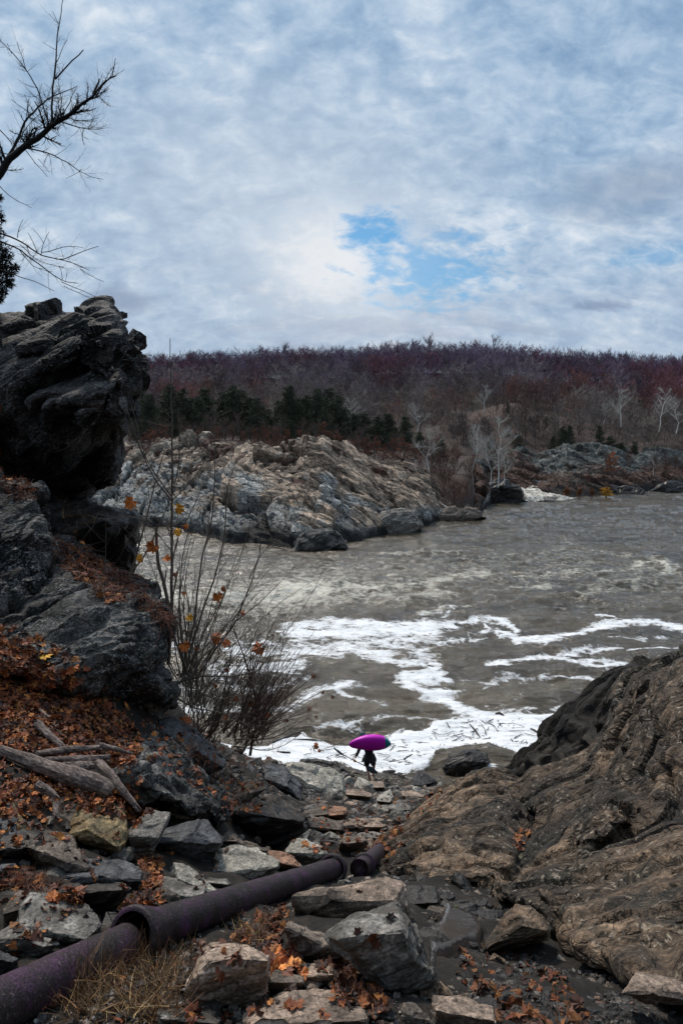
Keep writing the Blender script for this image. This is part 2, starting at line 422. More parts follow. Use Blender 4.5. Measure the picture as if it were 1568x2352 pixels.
# river: brown water, foam given by the shape of the eddies
t = NT('river_water'); g = t.pos(); fo = t.attr('foam', 'Fac'); ra = t.attr('rapid', 'Fac')
big = t.noise(t.pos((.55, 1, 1), (0, 0, 8)), .9, 8, .68, 1.2); fine = t.noise(t.pos((.6, 1, 1), (0, 0, 12)), 5, 6, .7, .8)
fm = t.math('ADD', fo, t.math('MULTIPLY', t.math('SUBTRACT', big, .5), 1.1)); fm = t.math('ADD', fm, t.math('MULTIPLY', t.math('SUBTRACT', fine, .5), .7))
lv = t.n('ShaderNodeVectorMath', operation='MULTIPLY_ADD'); ln_ = t.n('ShaderNodeTexNoise'); t.l(g, ln_.inputs['Vector']); ln_.inputs['Scale'].default_value = .8; ln_.inputs['Detail'].default_value = 5
t.l(ln_.outputs['Color'], lv.inputs[0]); lv.inputs[1].default_value = (2.2,) * 3; t.l(t.pos((.55, 1, 1), (0, 0, 8)), lv.inputs[2])
lace = t.vor(lv.outputs[0], 1.5, 'DISTANCE_TO_EDGE'); fm = t.math('ADD', fm, t.math('MULTIPLY', t.math('SUBTRACT', .16, lace), .75))
fmask = t.ramp(fm, [(.44, 0), (.56, .55), (.74, 1)])
rm = t.math('ADD', ra, t.math('MULTIPLY', t.math('SUBTRACT', t.noise(t.pos((.45, 1, 1), (0, 0, 5)), 1.7, 8, .72, 1.5), .5), 1.5))
rm = t.math('ADD', rm, t.math('MULTIPLY', t.math('SUBTRACT', .14, t.vor(lv.outputs[0], .9, 'DISTANCE_TO_EDGE')), 1.0)); rmask = t.ramp(rm, [(.34, 0), (.6, .35), (1.0, 1)])
spk = t.ramp(t.noise(t.pos((.3, 1, 1), (0, 0, 6)), 3.0, 7, .75, 1.0), [(.57, 0), (.72, .6)])  # white flecks, plus glints on the far water put into the colour
body = t.ramp(t.noise(t.pos((.3, 1, 1)), .25, 5, .6), [(.35, (.046, .036, .024)), (.65, (.118, .096, .067))])
c = t.mix(spk, body, (.42, .41, .39)); c = t.mix(rmask, c, (.66, .63, .54))
ftex = t.ramp(t.noise(t.pos((.5, 1, 1), (0, 0, 10)), 2.4, 7, .7, 1.5), [(.32, (.5, .52, .55)), (.5, (.86, .87, .88))])
c = t.mix(fmask, c, ftex)
anyf = t.math('MAXIMUM', fmask, rmask)
rough = t.math('MULTIPLY_ADD', anyf, .6, .06)
wv = t.math('ADD', t.noise(t.pos((.45, 1, 1), (0, 0, 8)), 2.2, 8, .62, .6), t.math('MULTIPLY', t.noise(t.pos((.5, 1, 1)), .55, 3, .5), 1.6))
t.bsdf(c, rough, wv, 1.0, .2, .5, IOR=1.33); M['river'] = t.m
t = NT('stream_water'); n = t.noise(t.pos(), 6, 5)
t.bsdf((.012, .01, .012), .06, n, .35, .02, .5); M['stream'] = t.m
t = NT('white_water'); n = t.noise(t.pos((1, 1, .6)), .8, 7, .7, 1)
t.bsdf(t.ramp(n, [(.42, (.05, .04, .035)), (.5, (.4, .37, .31)), (.64, (.75, .72, .65))]), .6, n, 1, .3); M['white'] = t.m
# ------------------------------------------------------------------ near ground
gc = [(850, 2352, 1.95), (850, 2150, 3.4), (800, 2000, 6.3), (850, 1900, 11), (850, 1800, 22), (700, 1840, 14), (950, 1850, 15),
      (0, 2352, 2.0), (0, 2150, 2.9), (100, 1990, 3.9), (300, 1900, 5.0), (100, 1850, 4.6), (100, 1700, 5.4), (0, 1540, 6.2), (300, 1600, 7.2),
      (450, 2250, 2.5), (450, 2050, 4.2), (500, 1900, 7), (600, 1830, 10), (450, 1760, 8.6),
      (400, 1700, 9), (560, 1760, 12.5), (200, 1420, 10.5), (0, 1250, 11), (-250, 1250, 11), (-250, 1700, 5), (-250, 2200, 3),
      (1500, 2352, 2.45), (1200, 2250, 3.0), (1150, 2120, 4.3), (1568, 2050, 5.0), (1568, 2230, 3.4), (1350, 2180, 3.9), (1000, 2050, 4.8), (1000, 2250, 2.7), (1300, 1860, 8.2), (1568, 1700, 9), (1100, 1870, 10),
      (430, 1665, 14), (520, 1715, 16), (620, 1752, 20), (750, 1772, 22.5), (900, 1792, 25), (1010, 1805, 25), (1100, 1800, 24), (1250, 1830, 20), (1500, 1800, 20),
      (300, 1650, 18), (200, 1600, 18), (0, 1620, 20), (300, 1750, 24), (0, 1750, 24), (-400, 1700, 24), (1800, 1800, 24)]
g3 = np.array([P(a, b, d) for a, b, d in gc])
gw = np.array([(0, 0, 10.4), (-1.5, 0, 10.5), (1.5, 0, 10.6), (0, -2, 11.2), (-5, 0, 12.2), (5, 0, 11.2), (-15, -5, 19), (0, -6, 14.5), (12, -5, 17),
               (-15, 10, 13), (14, 8, 12), (-22, 22, 3), (18, 22, 2), (0, -20, 26), (-25, -20, 29), (25, -20, 29)])  # unseen ground behind the eye, raised to block sky and darken the foreground
g3 = np.r_[g3, gw]
_gz = tps_fit(g3[:, :2] / 10, g3[:, 2], 1e-3)
def ground_z(x, y, rough=True):
    x = np.asarray(x, float).ravel(); y = np.asarray(y, float).ravel()
    z = _gz(np.c_[x, y] / 10)
    z = z - np.clip(y - 25.2, 0, None) * .45
    z = np.where(y > 20, np.minimum(z, 3 - (y - 20) * .4 + np.clip(-x - 3, 0, 6) * .1), z)
    z = np.maximum(z, -6)
    if rough:
        q = np.c_[x, y, x * 0]
        z = z + .09 * fbm(q * 1.3, 4, 3) + .07 * fbm(q * 5, 4, 9)
    return z
def ground_hit(px, py, dmin=1.2, dmax=27):
    d = np.concatenate([np.arange(dmin, 8, .03), np.arange(8, dmax, .08)])
    p = P(np.full(len(d), px), np.full(len(d), py), d); z = ground_z(p[:, 0], p[:, 1], False)
    k = np.nonzero(p[:, 2] < z)[0]
    return d[k[0]] if len(k) else None

xs = np.concatenate([np.arange(-34, -7, .5), np.arange(-7, 7, .075), np.arange(7, 34.1, .5)])
ys = np.concatenate([np.arange(-30, 0, .6), np.arange(0, 12, .075), np.arange(12, 27, .15), np.arange(27, 50.1, 1.0)])
X, Y = np.meshgrid(xs, ys); Z = ground_z(X, Y).reshape(X.shape)
def gridq(ny, nx):
    i = (np.arange(ny - 1)[:, None] * nx + np.arange(nx - 1)[None]).ravel()
    return np.stack([i, i + 1, i + nx + 1, i + nx], 1)
V = np.stack([X.ravel(), Y.ravel(), Z.ravel()], 1); Q = gridq(*X.shape)
obj('ground', V, Q, M['dirt'], kind='structure', near=True, smooth=True)

# ------------------------------------------------------------------ far bank
WL = [(-900, 1150), (-300, 1160), (150, 1165), (240, 1190), (310, 1205), (420, 1222), (520, 1245), (620, 1258), (690, 1263), (760, 1258), (800, 1245), (850, 1236), (900, 1222), (960, 1214),
      (1000, 1198), (1060, 1190), (1105, 1178), (1130, 1158), (1200, 1152), (1300, 1143), (1450, 1134), (1568, 1118), (1800, 1108), (2600, 1100)]
def water_d(px, py):
    r = rays(px, py); return -EYE[2] / r[..., 2]
def wl(px): return lut(WL, px)
TOP = [(-900, 1030), (200, 1035), (300, 1014), (400, 1008), (560, 1010), (640, 1024), (700, 1018), (740, 1012), (790, 1040), (860, 1052), (930, 1050), (985, 1078), (1010, 1120), (1040, 1155), (1080, 1172), (1120, 1182)]

def outcrop(name, x0, x1, nx, nt, top, depth, prof, colf, amp, label, seed=0, mat='outcrop'):
    px = np.linspace(x0, x1, nx); tt = np.linspace(-.06, 1.12, nt); PX, T = np.meshgrid(px, tt)
    dw = water_d(px, wl(px)); dep = lut(depth, px) if isinstance(depth, list) else np.full(nx, depth)
    yt = lut(top, px); dt = dw + dep
    zt = P(px, yt, dt)[:, 2]
    ks = rays(px, np.full(nx, 1176.0))[:, 0]
    D = dw[None] + dep[None] * T
    Zb = np.interp(T.ravel(), [p[0] for p in prof], [p[1] for p in prof]).reshape(T.shape) * zt[None]
    V = np.stack([ks[None] * D, D, Zb], -1).reshape(-1, 3); Q = gridq(nt, nx)
    N = vnormals(V, [Q]); q = rot(V, 10, -30, 10) * np.array([.42, .9, 1.5])
    a = amp
    h1, e1 = facet(q / 8.5, seed + 1, 1.5); h2, e2 = facet(q / 3.4, seed + 2, 1.4); h3, e3 = facet(q / 1.15, seed + 3, 1.6)
    w = np.clip(T.ravel() * 6 + .3, 0, 1)
    dsp = a * (1.15 * h1 + .8 * h2 * sstep(0, .1, e2) + .36 * h3 * sstep(0, .15, e3) + .9 * fbm(V / 12, 4, seed) - .5 * (1 - sstep(0, .1, e1)) - .3 * (1 - sstep(0, .12, e2))) * w
    dsp = dsp - np.clip(T.ravel() - 1, 0, 1) * 30
    DR = N * .3 + np.array([0, -.2, .75])[None]
    V = V + DR * dsp[:, None]
    V[:, 1] += 2.2 * fbm(np.c_[V[:, 0] / 5, T.ravel() * 0, T.ravel() * 0], 4, seed) * np.clip(1.2 - T.ravel() * 2, 0, 1)
    col = colf(V, T.ravel(), h1, h2, h3, np.repeat(px[None], nt, 0).ravel())
    return obj(name, V, Q, M[mat], label=label, cat='rock outcrop', col=col)

def lerp(a, b, t): return np.array(a)[None] * (1 - t[:, None]) + np.array(b)[None] * t[:, None]
def col_main(V, T, h1, h2, h3, px):
    grey = np.array((.33, .325, .305)); tan = np.array((.33, .25, .185)); ol = np.array((.27, .235, .19)); rust = np.array((.1, .045, .03)); wet = np.array((.02, .018, .017))
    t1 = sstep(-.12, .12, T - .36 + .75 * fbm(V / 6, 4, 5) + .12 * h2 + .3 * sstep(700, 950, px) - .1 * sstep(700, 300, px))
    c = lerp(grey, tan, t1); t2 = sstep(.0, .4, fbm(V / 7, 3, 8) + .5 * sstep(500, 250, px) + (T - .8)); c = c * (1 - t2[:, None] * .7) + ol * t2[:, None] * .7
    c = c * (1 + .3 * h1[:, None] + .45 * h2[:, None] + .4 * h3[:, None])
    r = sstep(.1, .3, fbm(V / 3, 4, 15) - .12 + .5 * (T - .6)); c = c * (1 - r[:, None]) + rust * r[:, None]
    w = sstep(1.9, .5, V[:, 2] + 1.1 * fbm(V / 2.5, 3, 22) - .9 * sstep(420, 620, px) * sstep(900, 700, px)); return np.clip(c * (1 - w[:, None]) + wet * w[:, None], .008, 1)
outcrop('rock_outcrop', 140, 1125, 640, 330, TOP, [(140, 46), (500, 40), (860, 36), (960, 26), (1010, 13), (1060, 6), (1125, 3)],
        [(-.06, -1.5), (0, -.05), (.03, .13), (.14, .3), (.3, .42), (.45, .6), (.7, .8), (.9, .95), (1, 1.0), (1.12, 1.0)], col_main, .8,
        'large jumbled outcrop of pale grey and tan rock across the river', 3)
def col_right(V, T, h1, h2, h3, px):
    grey = np.array((.17, .175, .16)); rust = np.array((.12, .065, .045)); wet = np.array((.018, .016, .015))
    t = sstep(-.15, .15, T - .55 + .35 * fbm(V / 8, 3, 5) + .22 * sstep(1240, 1330, px) * sstep(1480, 1420, px) - .2 * sstep(1240, 1180, px))
    c = lerp(rust, grey, t) * (1 + .3 * h2[:, None] + .25 * h3[:, None])
    t2 = sstep(.05, .3, fbm(V / 5, 4, 31) - .08); c = c * (1 - t2[:, None]) + np.array((.045, .036, .03)) * t2[:, None]
    w = sstep(2.4, .9, V[:, 2] + 1.2 * fbm(V / 3, 3, 22)); return np.clip(c * (1 - w[:, None]) + wet * w[:, None], .008, 1)
TOPR = [(980, 1072), (1090, 1062), (1140, 1045), (1185, 1034), (1230, 1046), (1270, 1036), (1295, 1022), (1370, 1018), (1415, 1024), (1440, 1042), (1470, 1028), (1510, 1026), (1568, 1034), (1800, 1034), (2400, 1040)]
outcrop('rock_outcrop', 1085, 1760, 420, 200, TOPR, 62, [(-.06, -.1), (0, 0), (.03, .08), (.1, .22), (.3, .36), (.5, .48), (.62, .7), (.8, .92), (1, 1), (1.12, 1.0)],
        col_right, .95, 'low grey cliff and rusty scrub bank beyond the small white cascade', 9)

# far hillside, one sheet to the horizon
RIDGE = [(-900, 905), (300, 900), (340, 890), (500, 880), (650, 872), (800, 872), (930, 862), (1100, 862), (1200, 868), (1300, 880), (1450, 886), (1568, 892), (2600, 905)]
def top_y(px): return np.where(px < 1085, lut(TOP, px), lut(TOPR, px))
def dep_of(px): return np.where(px < 1085, lut([(140, 46), (500, 40), (860, 36), (960, 26), (1060, 20)], px), 62)
def hill_z(px, d):
    px = np.asarray(px, float); d = np.asarray(d, float)
    dt = water_d(px, wl(px)) + dep_of(px); dt = np.where(px < 1085, np.maximum(dt, 100), dt)
    z0 = P(px, np.clip(top_y(px), 1005, 1075), dt)[..., 2]; z0 = np.clip(z0, 6, 14)
    zr = P(px, lut(RIDGE, px), np.full(px.shape, 430.))[..., 2]
    t = sstep(215, 430, d); z = z0 * np.clip((d - dt + 14) / 13, 0, 1) ** .5 - 1.0 + (zr - z0) * t + 1.2 * sstep(0, 60, d - dt)
    m = np.exp(-((px - 1150) / 135.) ** 2 - ((d - 262) / 34.) ** 2); z = z + 11.5 * m
    return np.where(d > 430, zr - (d - 430) * .02 + 0 * d, z)
px = np.linspace(-1500, 3000, 320); dd = np.concatenate([np.linspace(90, 450, 170), np.geomspace(460, 6000, 20)])
PX, D = np.meshgrid(px, dd); ks = rays(px, np.full(len(px), 1176.))[:, 0]
Z = hill_z(PX, D); V = np.stack([ks[None] * D, D, Z], -1).reshape(-1, 3); V[:, 2] += 1.0 * fbm(V / 12, 4, 4)
n = fbm(V / 15, 4, 6); col = lerp((.028, .02, .017), (.04, .022, .016), sstep(-.2, .2, n))
mm = np.exp(-((PX.ravel() - 1150) / 120.) ** 2 - ((D.ravel() - 262) / 34.) ** 2)[:, None]; col = col * (1 - mm) + np.array((.055, .03, .02)) * mm
obj('hillside', V, gridq(*PX.shape), M['hill'], kind='structure', col=col, smooth=True)

# ------------------------------------------------------------------ river
py = np.concatenate([[1099.5, 1101, 1103, 1105], np.arange(1107, 1260, 1.25), np.arange(1260, 1400, 1.7), np.arange(1400, 1910, 2.2)])
pxs = np.concatenate([np.arange(-1600, -150, 40), np.arange(-150, 200, 12), np.arange(200, 1620, 2.3), np.arange(1620, 3200, 40)])
PX, PY = np.meshgrid(pxs, py); d = water_d(PX, PY); pw = P(PX.ravel(), PY.ravel(), d.ravel()); fx, fy = PX.ravel(), PY.ravel()
def stroke(pts, w, crop='w'):
    q = np.array(cr(crop, pts)); sc = 1.9
    dist, _, _ = polydist([(a, b * sc) for a, b in q[:, :2]], fx, fy * sc, closed=False)
    return np.clip(1 - dist / (w * sc * .75), 0, 1)
wp = pw * np.array([.35, .6, 1]); sx, sy = fx.copy(), fy.copy()
fx = fx + 26 * fbm(wp, 4, 41) + 10 * fbm(pw * 1.5, 3, 43); fy = fy + (11 * fbm(wp, 4, 42) + 7 * fbm(pw * 1.2, 3, 44)) * sstep(1250, 1600, fy)
foam = np.zeros(len(fx))
for pts, w, s in [
    ([(160, 335), (320, 322), (500, 335), (720, 333)], 13, 1), ([(170, 360), (330, 358), (500, 352), (640, 345)], 20, 1), ([(160, 385), (230, 410), (380, 400), (560, 388), (660, 375)], 16, .8),
    ([(360, 410), (440, 440), (560, 468), (620, 480)], 14, .95), ([(560, 400), (620, 430), (640, 465)], 20, .72), ([(660, 430), (700, 395), (760, 380), (830, 372)], 9, .75),
    ([(760, 318), (830, 310), (900, 312), (950, 325), (975, 350), (960, 360)], 6, 1), ([(835, 322), (855, 345), (830, 350)], 6, .9), ([(890, 352), (960, 380), (1060, 385), (1180, 365), (1280, 340), (1350, 328), (1450, 325), (1580, 345)], 9, 1),
    ([(900, 365), (1050, 395)], 7, .9), ([(1270, 292), (1320, 305), (1300, 325)], 4, .9), ([(1390, 418), (1450, 408), (1590, 405)], 6, .95), ([(1300, 380), (1400, 385), (1600, 378)], 5, .6),
    ([(880, 480), (960, 468), (1060, 452), (1160, 462), (1260, 478), (1390, 480)], 9, .9), ([(1150, 440), (1230, 425), (1330, 415)], 8, .85), ([(1150, 430), (1250, 465)], 9, .8),
    ([(740, 520), (850, 530), (960, 518), (1040, 520)], 9, .6), ([(1080, 510), (1200, 505), (1260, 530), (1300, 548)], 6, .75), ([(830, 555), (900, 530)], 7, .65),
    ([(640, 475), (660, 500), (685, 520), (610, 525), (570, 535)], 11, 1), ([(560, 530), (610, 560), (640, 578), (740, 570)], 13, 1), ([(650, 580), (700, 590), (740, 610), (780, 640), (840, 655)], 17, 1),
    ([(840, 650), (920, 660), (1000, 655), (1150, 668)], 13, 1), ([(1080, 630), (1170, 615)], 5, .7), ([(940, 640), (1040, 628)], 5, .75), ([(170, 600), (260, 580), (350, 550)], 12, .9), ([(330, 590), (400, 590), (500, 608)], 7, .7), ([(360, 545), (420, 560)], 6, .6),
    ([(-100, 500), (0, 480), (150, 480)], 22, .9), ([(-60, 430), (60, 430), (300, 435)], 18, .8), ([(-260, 560), (-100, 540), (60, 560), (200, 520)], 16, .6), ([(-350, 650), (-100, 640), (150, 620)], 16, .8),
    ([(260, 700), (420, 690), (560, 660), (680, 655)], 9, .62), ([(-350, 420), (-150, 400), (60, 400)], 14, .7), ([(850, 840), (900, 850), (930, 870)], 8, .85), ([(700, 300), (760, 280), (600, 290)], 6, .6)]:
    foam = np.maximum(foam, s * .8 * stroke(pts, w * 2.1) ** .75)
big = cr('w', [(-300, 720), (60, 775), (130, 735), (200, 715), (330, 748), (430, 745), (520, 718), (640, 705), (700, 672), (830, 655), (1000, 648), (1180, 660), (1130, 720), (1060, 765), (1010, 810), (960, 800), (870, 778), (780, 780), (700, 795), (640, 835), (590, 868), (560, 880), (440, 890), (330, 850), (190, 850), (60, 830), (-300, 900)])
ins = inside(big, fx, fy); dst, _, _ = polydist(big, fx, fy); foam = np.maximum(foam, np.where(ins, sstep(-4, 8, dst) * 1.15, sstep(8, 0, dst) * .55))
rapid = np.zeros(len(fx))
for pts, w, s in [([(-350, 180), (0, 185), (130, 175), (300, 172), (420, 160)], 12, .55), ([(-350, 240), (-100, 235), (60, 240), (160, 225), (300, 218)], 32, .8), ([(140, 215), (200, 205), (270, 215)], 26, 1), ([(280, 190), (480, 200), (560, 190), (700, 168), (850, 148)], 14, .75),
                  ([(300, 240), (420, 235), (560, 232), (700, 215), (640, 190)], 15, .7), ([(850, 150), (930, 155), (1100, 150), (1300, 140), (1600, 130)], 18, .55), ([(900, 215), (960, 205), (1100, 190)], 8, .65), ([(1180, 260), (1260, 205), (1420, 190)], 14, .55),
                  ([(1380, 115), (1460, 100), (1530, 125), (1500, 150)], 8, .8), ([(1100, 60), (1200, 62), (1400, 90)], 10, .42), ([(1160, 80), (1180, 110), (1260, 105)], 10, .5), ([(600, 290), (720, 280), (800, 268)], 5, .75), ([(-350, 130), (0, 120), (300, 115)], 12, .42), ([(480, 78), (640, 72), (760, 74)], 3.5, .6),
                  ([(1300, 180), (1600, 200)], 20, .48), ([(1150, 20), (1170, 60)], 6, .5), ([(-350, 290), (0, 290), (200, 280)], 14, .5)]:
    rapid = np.maximum(rapid, s * .92 * stroke(pts, w * 3.0) ** 1.1)
foam = np.maximum(foam, .24 * sstep(1380, 1450, sy) * (.6 + .8 * fbm(pw * np.array([.12, .2, 1]), 3, 60)))
rapid = np.maximum(rapid, .34 * sstep(1235, 1290, sy) * sstep(1440, 1380, sy) * (.7 + .9 * fbm(pw * np.array([.05, .12, 1]), 3, 61)))
wv = .34 * fbm(pw * np.array([.22, .7, 1]), 4, 2, .5) + .14 * fbm(pw * np.array([.9, 2.2, 1]), 4, 7, .6)
calm = 1 - .8 * np.clip(foam, 0, 1)
z = wv * calm * 1.4 + rapid * (.5 * np.abs(fbm(pw * np.array([.35, .7, 1]), 4, 12)) * 2 + .12 * fbm(pw * 2.0, 3, 14)) + .02 * np.clip(foam, 0, 1)
pw[:, 2] = z
obj('water', pw, gridq(*PX.shape), M['river'], kind='structure', smooth=True, attrs={'foam': foam, 'rapid': rapid}, org=(0, 60, 0))
# ------------------------------------------------------------------ big rocks near the path
def rdisp(seed, S, a=(.16, .07, .03, .05), rt=(20, 28, 15), st=(.6, 1, 1.8), crackw=.05, lay=(.2, .02), sharp=.0, warp=.6):
    def f(V):
        q = rot(V, *rt) * np.array(st)
        h1, e1 = facet(q / S, seed, 1.3); h2, e2 = facet(q / (S * .36), seed + 3, 1.3); h3, e3 = facet(q / (S * .12), seed + 5, 1.2)
        h1 = h1 * (sharp + (1 - sharp) * sstep(0, .16, e1)); h2 = h2 * sstep(0, .34, e2) * 1.2; h3 = 0
        u = rot(V, *rt)[:, 2] / lay[0] + warp * fbm(V / (S * 1.2), 4, seed + 9); fr = u - np.floor(u); ly = lay[1] * fr * (1 - sstep(.82, 1, fr)) * (.5 + 1.2 * np.clip(fbm(V / (S * .5), 3, seed + 11) + .3, 0, 1))
        return ly + a[0] * h1 + a[1] * h2 + a[2] * h3 + a[3] * 1.6 * fbm(V / (S * .6), 5, seed, .5) - crackw * .6 * (1 - sstep(0, .22, e2)) - crackw * .5 * (1 - sstep(0, .09, e1))
    return f
def remesh(V, F_, vox):
    """even voxel surface of overlapping closed shells"""
    o = bpy.data.objects.new('tmp', mesh_data('tmp', V, F_)); COL.objects.link(o)
    m = o.modifiers.new('r', 'REMESH'); m.mode = 'VOXEL'; m.voxel_size = vox; m.adaptivity = 0
    bpy.context.view_layer.update(); dg = bpy.context.evaluated_depsgraph_get(); me = o.evaluated_get(dg).to_mesh()
    V2 = np.empty(len(me.vertices) * 3, np.float32); me.vertices.foreach_get('co', V2)
    lt = np.empty(len(me.polygons), np.int32); me.polygons.foreach_get('loop_total', lt); vi = np.empty(len(me.loops), np.int32); me.loops.foreach_get('vertex_index', vi)
    o.evaluated_get(dg).to_mesh_clear(); old = o.data; bpy.data.objects.remove(o); bpy.data.meshes.remove(old)
    st = np.r_[0, np.cumsum(lt)[:-1]]; out = []
    for k in (3, 4):
        s_ = st[lt == k]
        if len(s_): out.append(np.stack([vi[s_ + j] for j in range(k)], 1))
    return V2.reshape(-1, 3).astype(float), out
def big(name, mat, parts, label, cat='boulder', group=None, extra=(), vox=.02, hulls=True):
    mb = MB(); disp = parts[0]['disp']
    for k in parts:
        k = dict(k); k['disp'] = None; V, Q = relief(**k); mb.add(V, Q)
    for i, (ol, rg, d) in enumerate(extra): V, T = rock_geo(ol, rg, d, .6, .5, 300 + i, .8); mb.add(V, t=T)
    V, f, _ = mb.data(); V, f = remesh(V, f, vox); N = vnormals(V, f); V = V + N * disp(V)[:, None]
    N2 = vnormals(V, f); S = vox * 14; h, e = facet(rot(V, 10, 25, 5) * np.array([.6, 1, 1.5]) / S, 77, 1.2)
    V = V + N2 * (S * (.055 * h * sstep(0, .25, e) - .02 * (1 - sstep(0, .2, e))))[:, None]
    return obj(name, V, f, M[mat], label=label, cat=cat, near=True)

b1 = cr('1', [(-1300, 700), (-1100, 480), (-800, 380), (-330, 300), (0, 268), (90, 255), (200, 225), (330, 190), (450, 170), (560, 165), (700, 165), (730, 200), (770, 250), (780, 290), (825, 340), (830, 375), (900, 360), (915, 390), (905, 470), (890, 550), (845, 570), (850, 640),
              (830, 700), (790, 750), (825, 790), (810, 830), (780, 860), (790, 980), (760, 1040), (750, 1150), (700, 1280), (630, 1335), (580, 1350), (560, 1390), (480, 1395), (280, 1400), (270, 1340), (150, 1290), (0, 1280), (-330, 1280), (-1100, 1280), (-1300, 1000)])
c1 = cr('1', [(-300, 320, 12.2), (0, 280, 12.2), (500, 170, 12), (700, 180, 11.8), (800, 350, 11), (880, 450, 10.8), (0, 600, 10.6), (400, 600, 10.3), (600, 500, 10.3), (780, 640, 10.2), (500, 800, 9.8), (780, 800, 9.9), (600, 770, 9.7), (300, 850, 10),
                   (600, 900, 11.3), (700, 1000, 11.6), (500, 1000, 11.6), (200, 950, 10.9), (350, 1060, 11.2), (700, 1200, 12.4), (500, 1350, 13), (100, 1200, 12), (-300, 900, 11), (-1100, 500, 12), (-1100, 1100, 11.5)])
big('cliff_boulder', 'cliff', [dict(poly=b1, ctrl=c1, step=3.4, edge=38, bulge=.5, thick=2.6, seed=5, jit=3, disp=rdisp(5, 1.5, (.19, .12, .05, .035), (15, 30, 10), (.6, 1, 1.5), .07, (.34, .04), 1.0, .4))],
    'huge dark overhanging boulder with a flat top against the sky', vox=0.026, extra=[(cr('1', o_), cr('1', r_), d_) for o_, r_, d_ in [
     ([(490, 430), (530, 395), (660, 400), (700, 450), (722, 480), (700, 525), (610, 510), (500, 470)], [(500, 440), (600, 480), (715, 490)], 10.1), ([(520, 480), (600, 470), (700, 510), (712, 545), (640, 590), (560, 575)], [(540, 530), (700, 540)], 10.1),
     ([(600, 660), (740, 585), (800, 600), (792, 745), (745, 670), (620, 700)], [(610, 670), (740, 640), (790, 650)], 10.0), ([(460, 860), (600, 790), (665, 800), (560, 910), (480, 925)], [(470, 880), (620, 830)], 9.8), ([(640, 805), (760, 765), (827, 787), (795, 865), (760, 840), (700, 860)], [(650, 815), (820, 800)], 9.8),
     ([(520, 275), (560, 260), (605, 340), (592, 385), (550, 360)], [], 10.9), ([(765, 375), (830, 378), (903, 362), (917, 400), (905, 470), (850, 565), (760, 545), (740, 460)], [(780, 400), (830, 480), (850, 550)], 10.4), ([(260, 960), (310, 900), (350, 960), (360, 1000), (280, 1000)], [], 10.6), ([(200, 560), (330, 500), (490, 430), (495, 470), (330, 600), (250, 640)], [(220, 590), (480, 460)], 10.4), ([(120, 420), (250, 380), (330, 420), (260, 480), (140, 500)], [(130, 460), (320, 430)], 10.7)]])
b2 = cr('1', [(-1200, 1400), (-900, 1230), (-330, 1200), (0, 1240), (60, 1265), (160, 1290), (235, 1330), (270, 1370), (275, 1480), (310, 1600), (335, 1700), (310, 1850), (230, 1950), (150, 2050), (0, 2120), (-330, 2120), (-1100, 2120)])
c2 = cr('1', [(-300, 1250, 9.6), (0, 1260, 9.2), (200, 1330, 8.9), (100, 1500, 8.2), (250, 1600, 8.3), (200, 1800, 7.9), (0, 1900, 7.5), (0, 1500, 8.1), (-300, 1800, 7.5), (-300, 1500, 8), (-1100, 1400, 8.5), (-1100, 2000, 7.2)])
big('lichen_boulder', 'boulder', [dict(poly=b2, ctrl=c2, step=3.6, edge=40, bulge=.5, thick=1.6, seed=8, jit=3, disp=rdisp(8, .9, (.09, .05, .035, .05), (10, 60, 10), (.5, 1, 1.9), .05, (.16, .03), .5))],
    'grey lichen-speckled rock wall below the overhanging boulder', vox=0.022)
b3 = cr('1', [(190, 1330), (300, 1370), (380, 1400), (480, 1390), (540, 1395), (620, 1425), (700, 1440), (780, 1460), (860, 1470), (880, 1500), (870, 1580), (885, 1640), (860, 1690), (880, 1715), (855, 1800), (845, 1870), (760, 1860), (680, 1850), (600, 1780), (400, 1680), (300, 1640), (190, 1560)])
c3 = cr('1', [(280, 1420, 11.6), (520, 1400, 11.6), (860, 1475, 11.3), (700, 1500, 10.3), (600, 1480, 10.3), (860, 1600, 10.8), (600, 1700, 10.8), (840, 1850, 11.2), (350, 1550, 10.6)])
big('block_boulder', 'dark', [dict(poly=b3, ctrl=c3, step=3.6, edge=18, bulge=.2, thick=1.6, seed=12, jit=2, disp=rdisp(12, 1.2, (.14, .06, .02, .03), (15, 10, 10), (.6, 1, 1.2)))],
    'black block of rock under the overhang, beside the thin saplings', vox=0.024)
b7 = cr('1', [(290, 1700), (360, 1640), (450, 1640), (560, 1700), (620, 1780), (720, 1850), (790, 1870), (880, 1880), (960, 1905), (975, 1960), (965, 2010), (900, 2080), (600, 2080), (400, 2030), (300, 1950)])
c7 = cr('1', [(330, 1680, 9.9), (560, 1710, 9.9), (720, 1860, 9.8), (950, 1900, 9.7), (850, 1960, 9.1), (500, 1850, 8.8), (600, 2000, 8.4), (350, 1900, 8.3), (930, 2050, 9.2)])
big('ledge_rock', 'cliff', [dict(poly=b7, ctrl=c7, step=3.4, edge=22, bulge=.25, thick=1.2, seed=14, jit=3, disp=rdisp(14, .7, (.08, .05, .03, .04)))],
    'dark ledge with reddish dead grass below the black block', 'rock ledge')
b4 = [(-380, 1500), (-250, 1430), (-120, 1405), (0, 1402), (40, 1372), (90, 1345), (120, 1322), (155, 1308), (200, 1326), (250, 1352), (300, 1362), (350, 1372), (378, 1395), (393, 1440), (388, 1520), (402, 1560), (410, 1590), (400, 1620), (345, 1652), (295, 1672), (240, 1668), (170, 1640), (120, 1600), (60, 1570), (-120, 1560), (-350, 1580)]
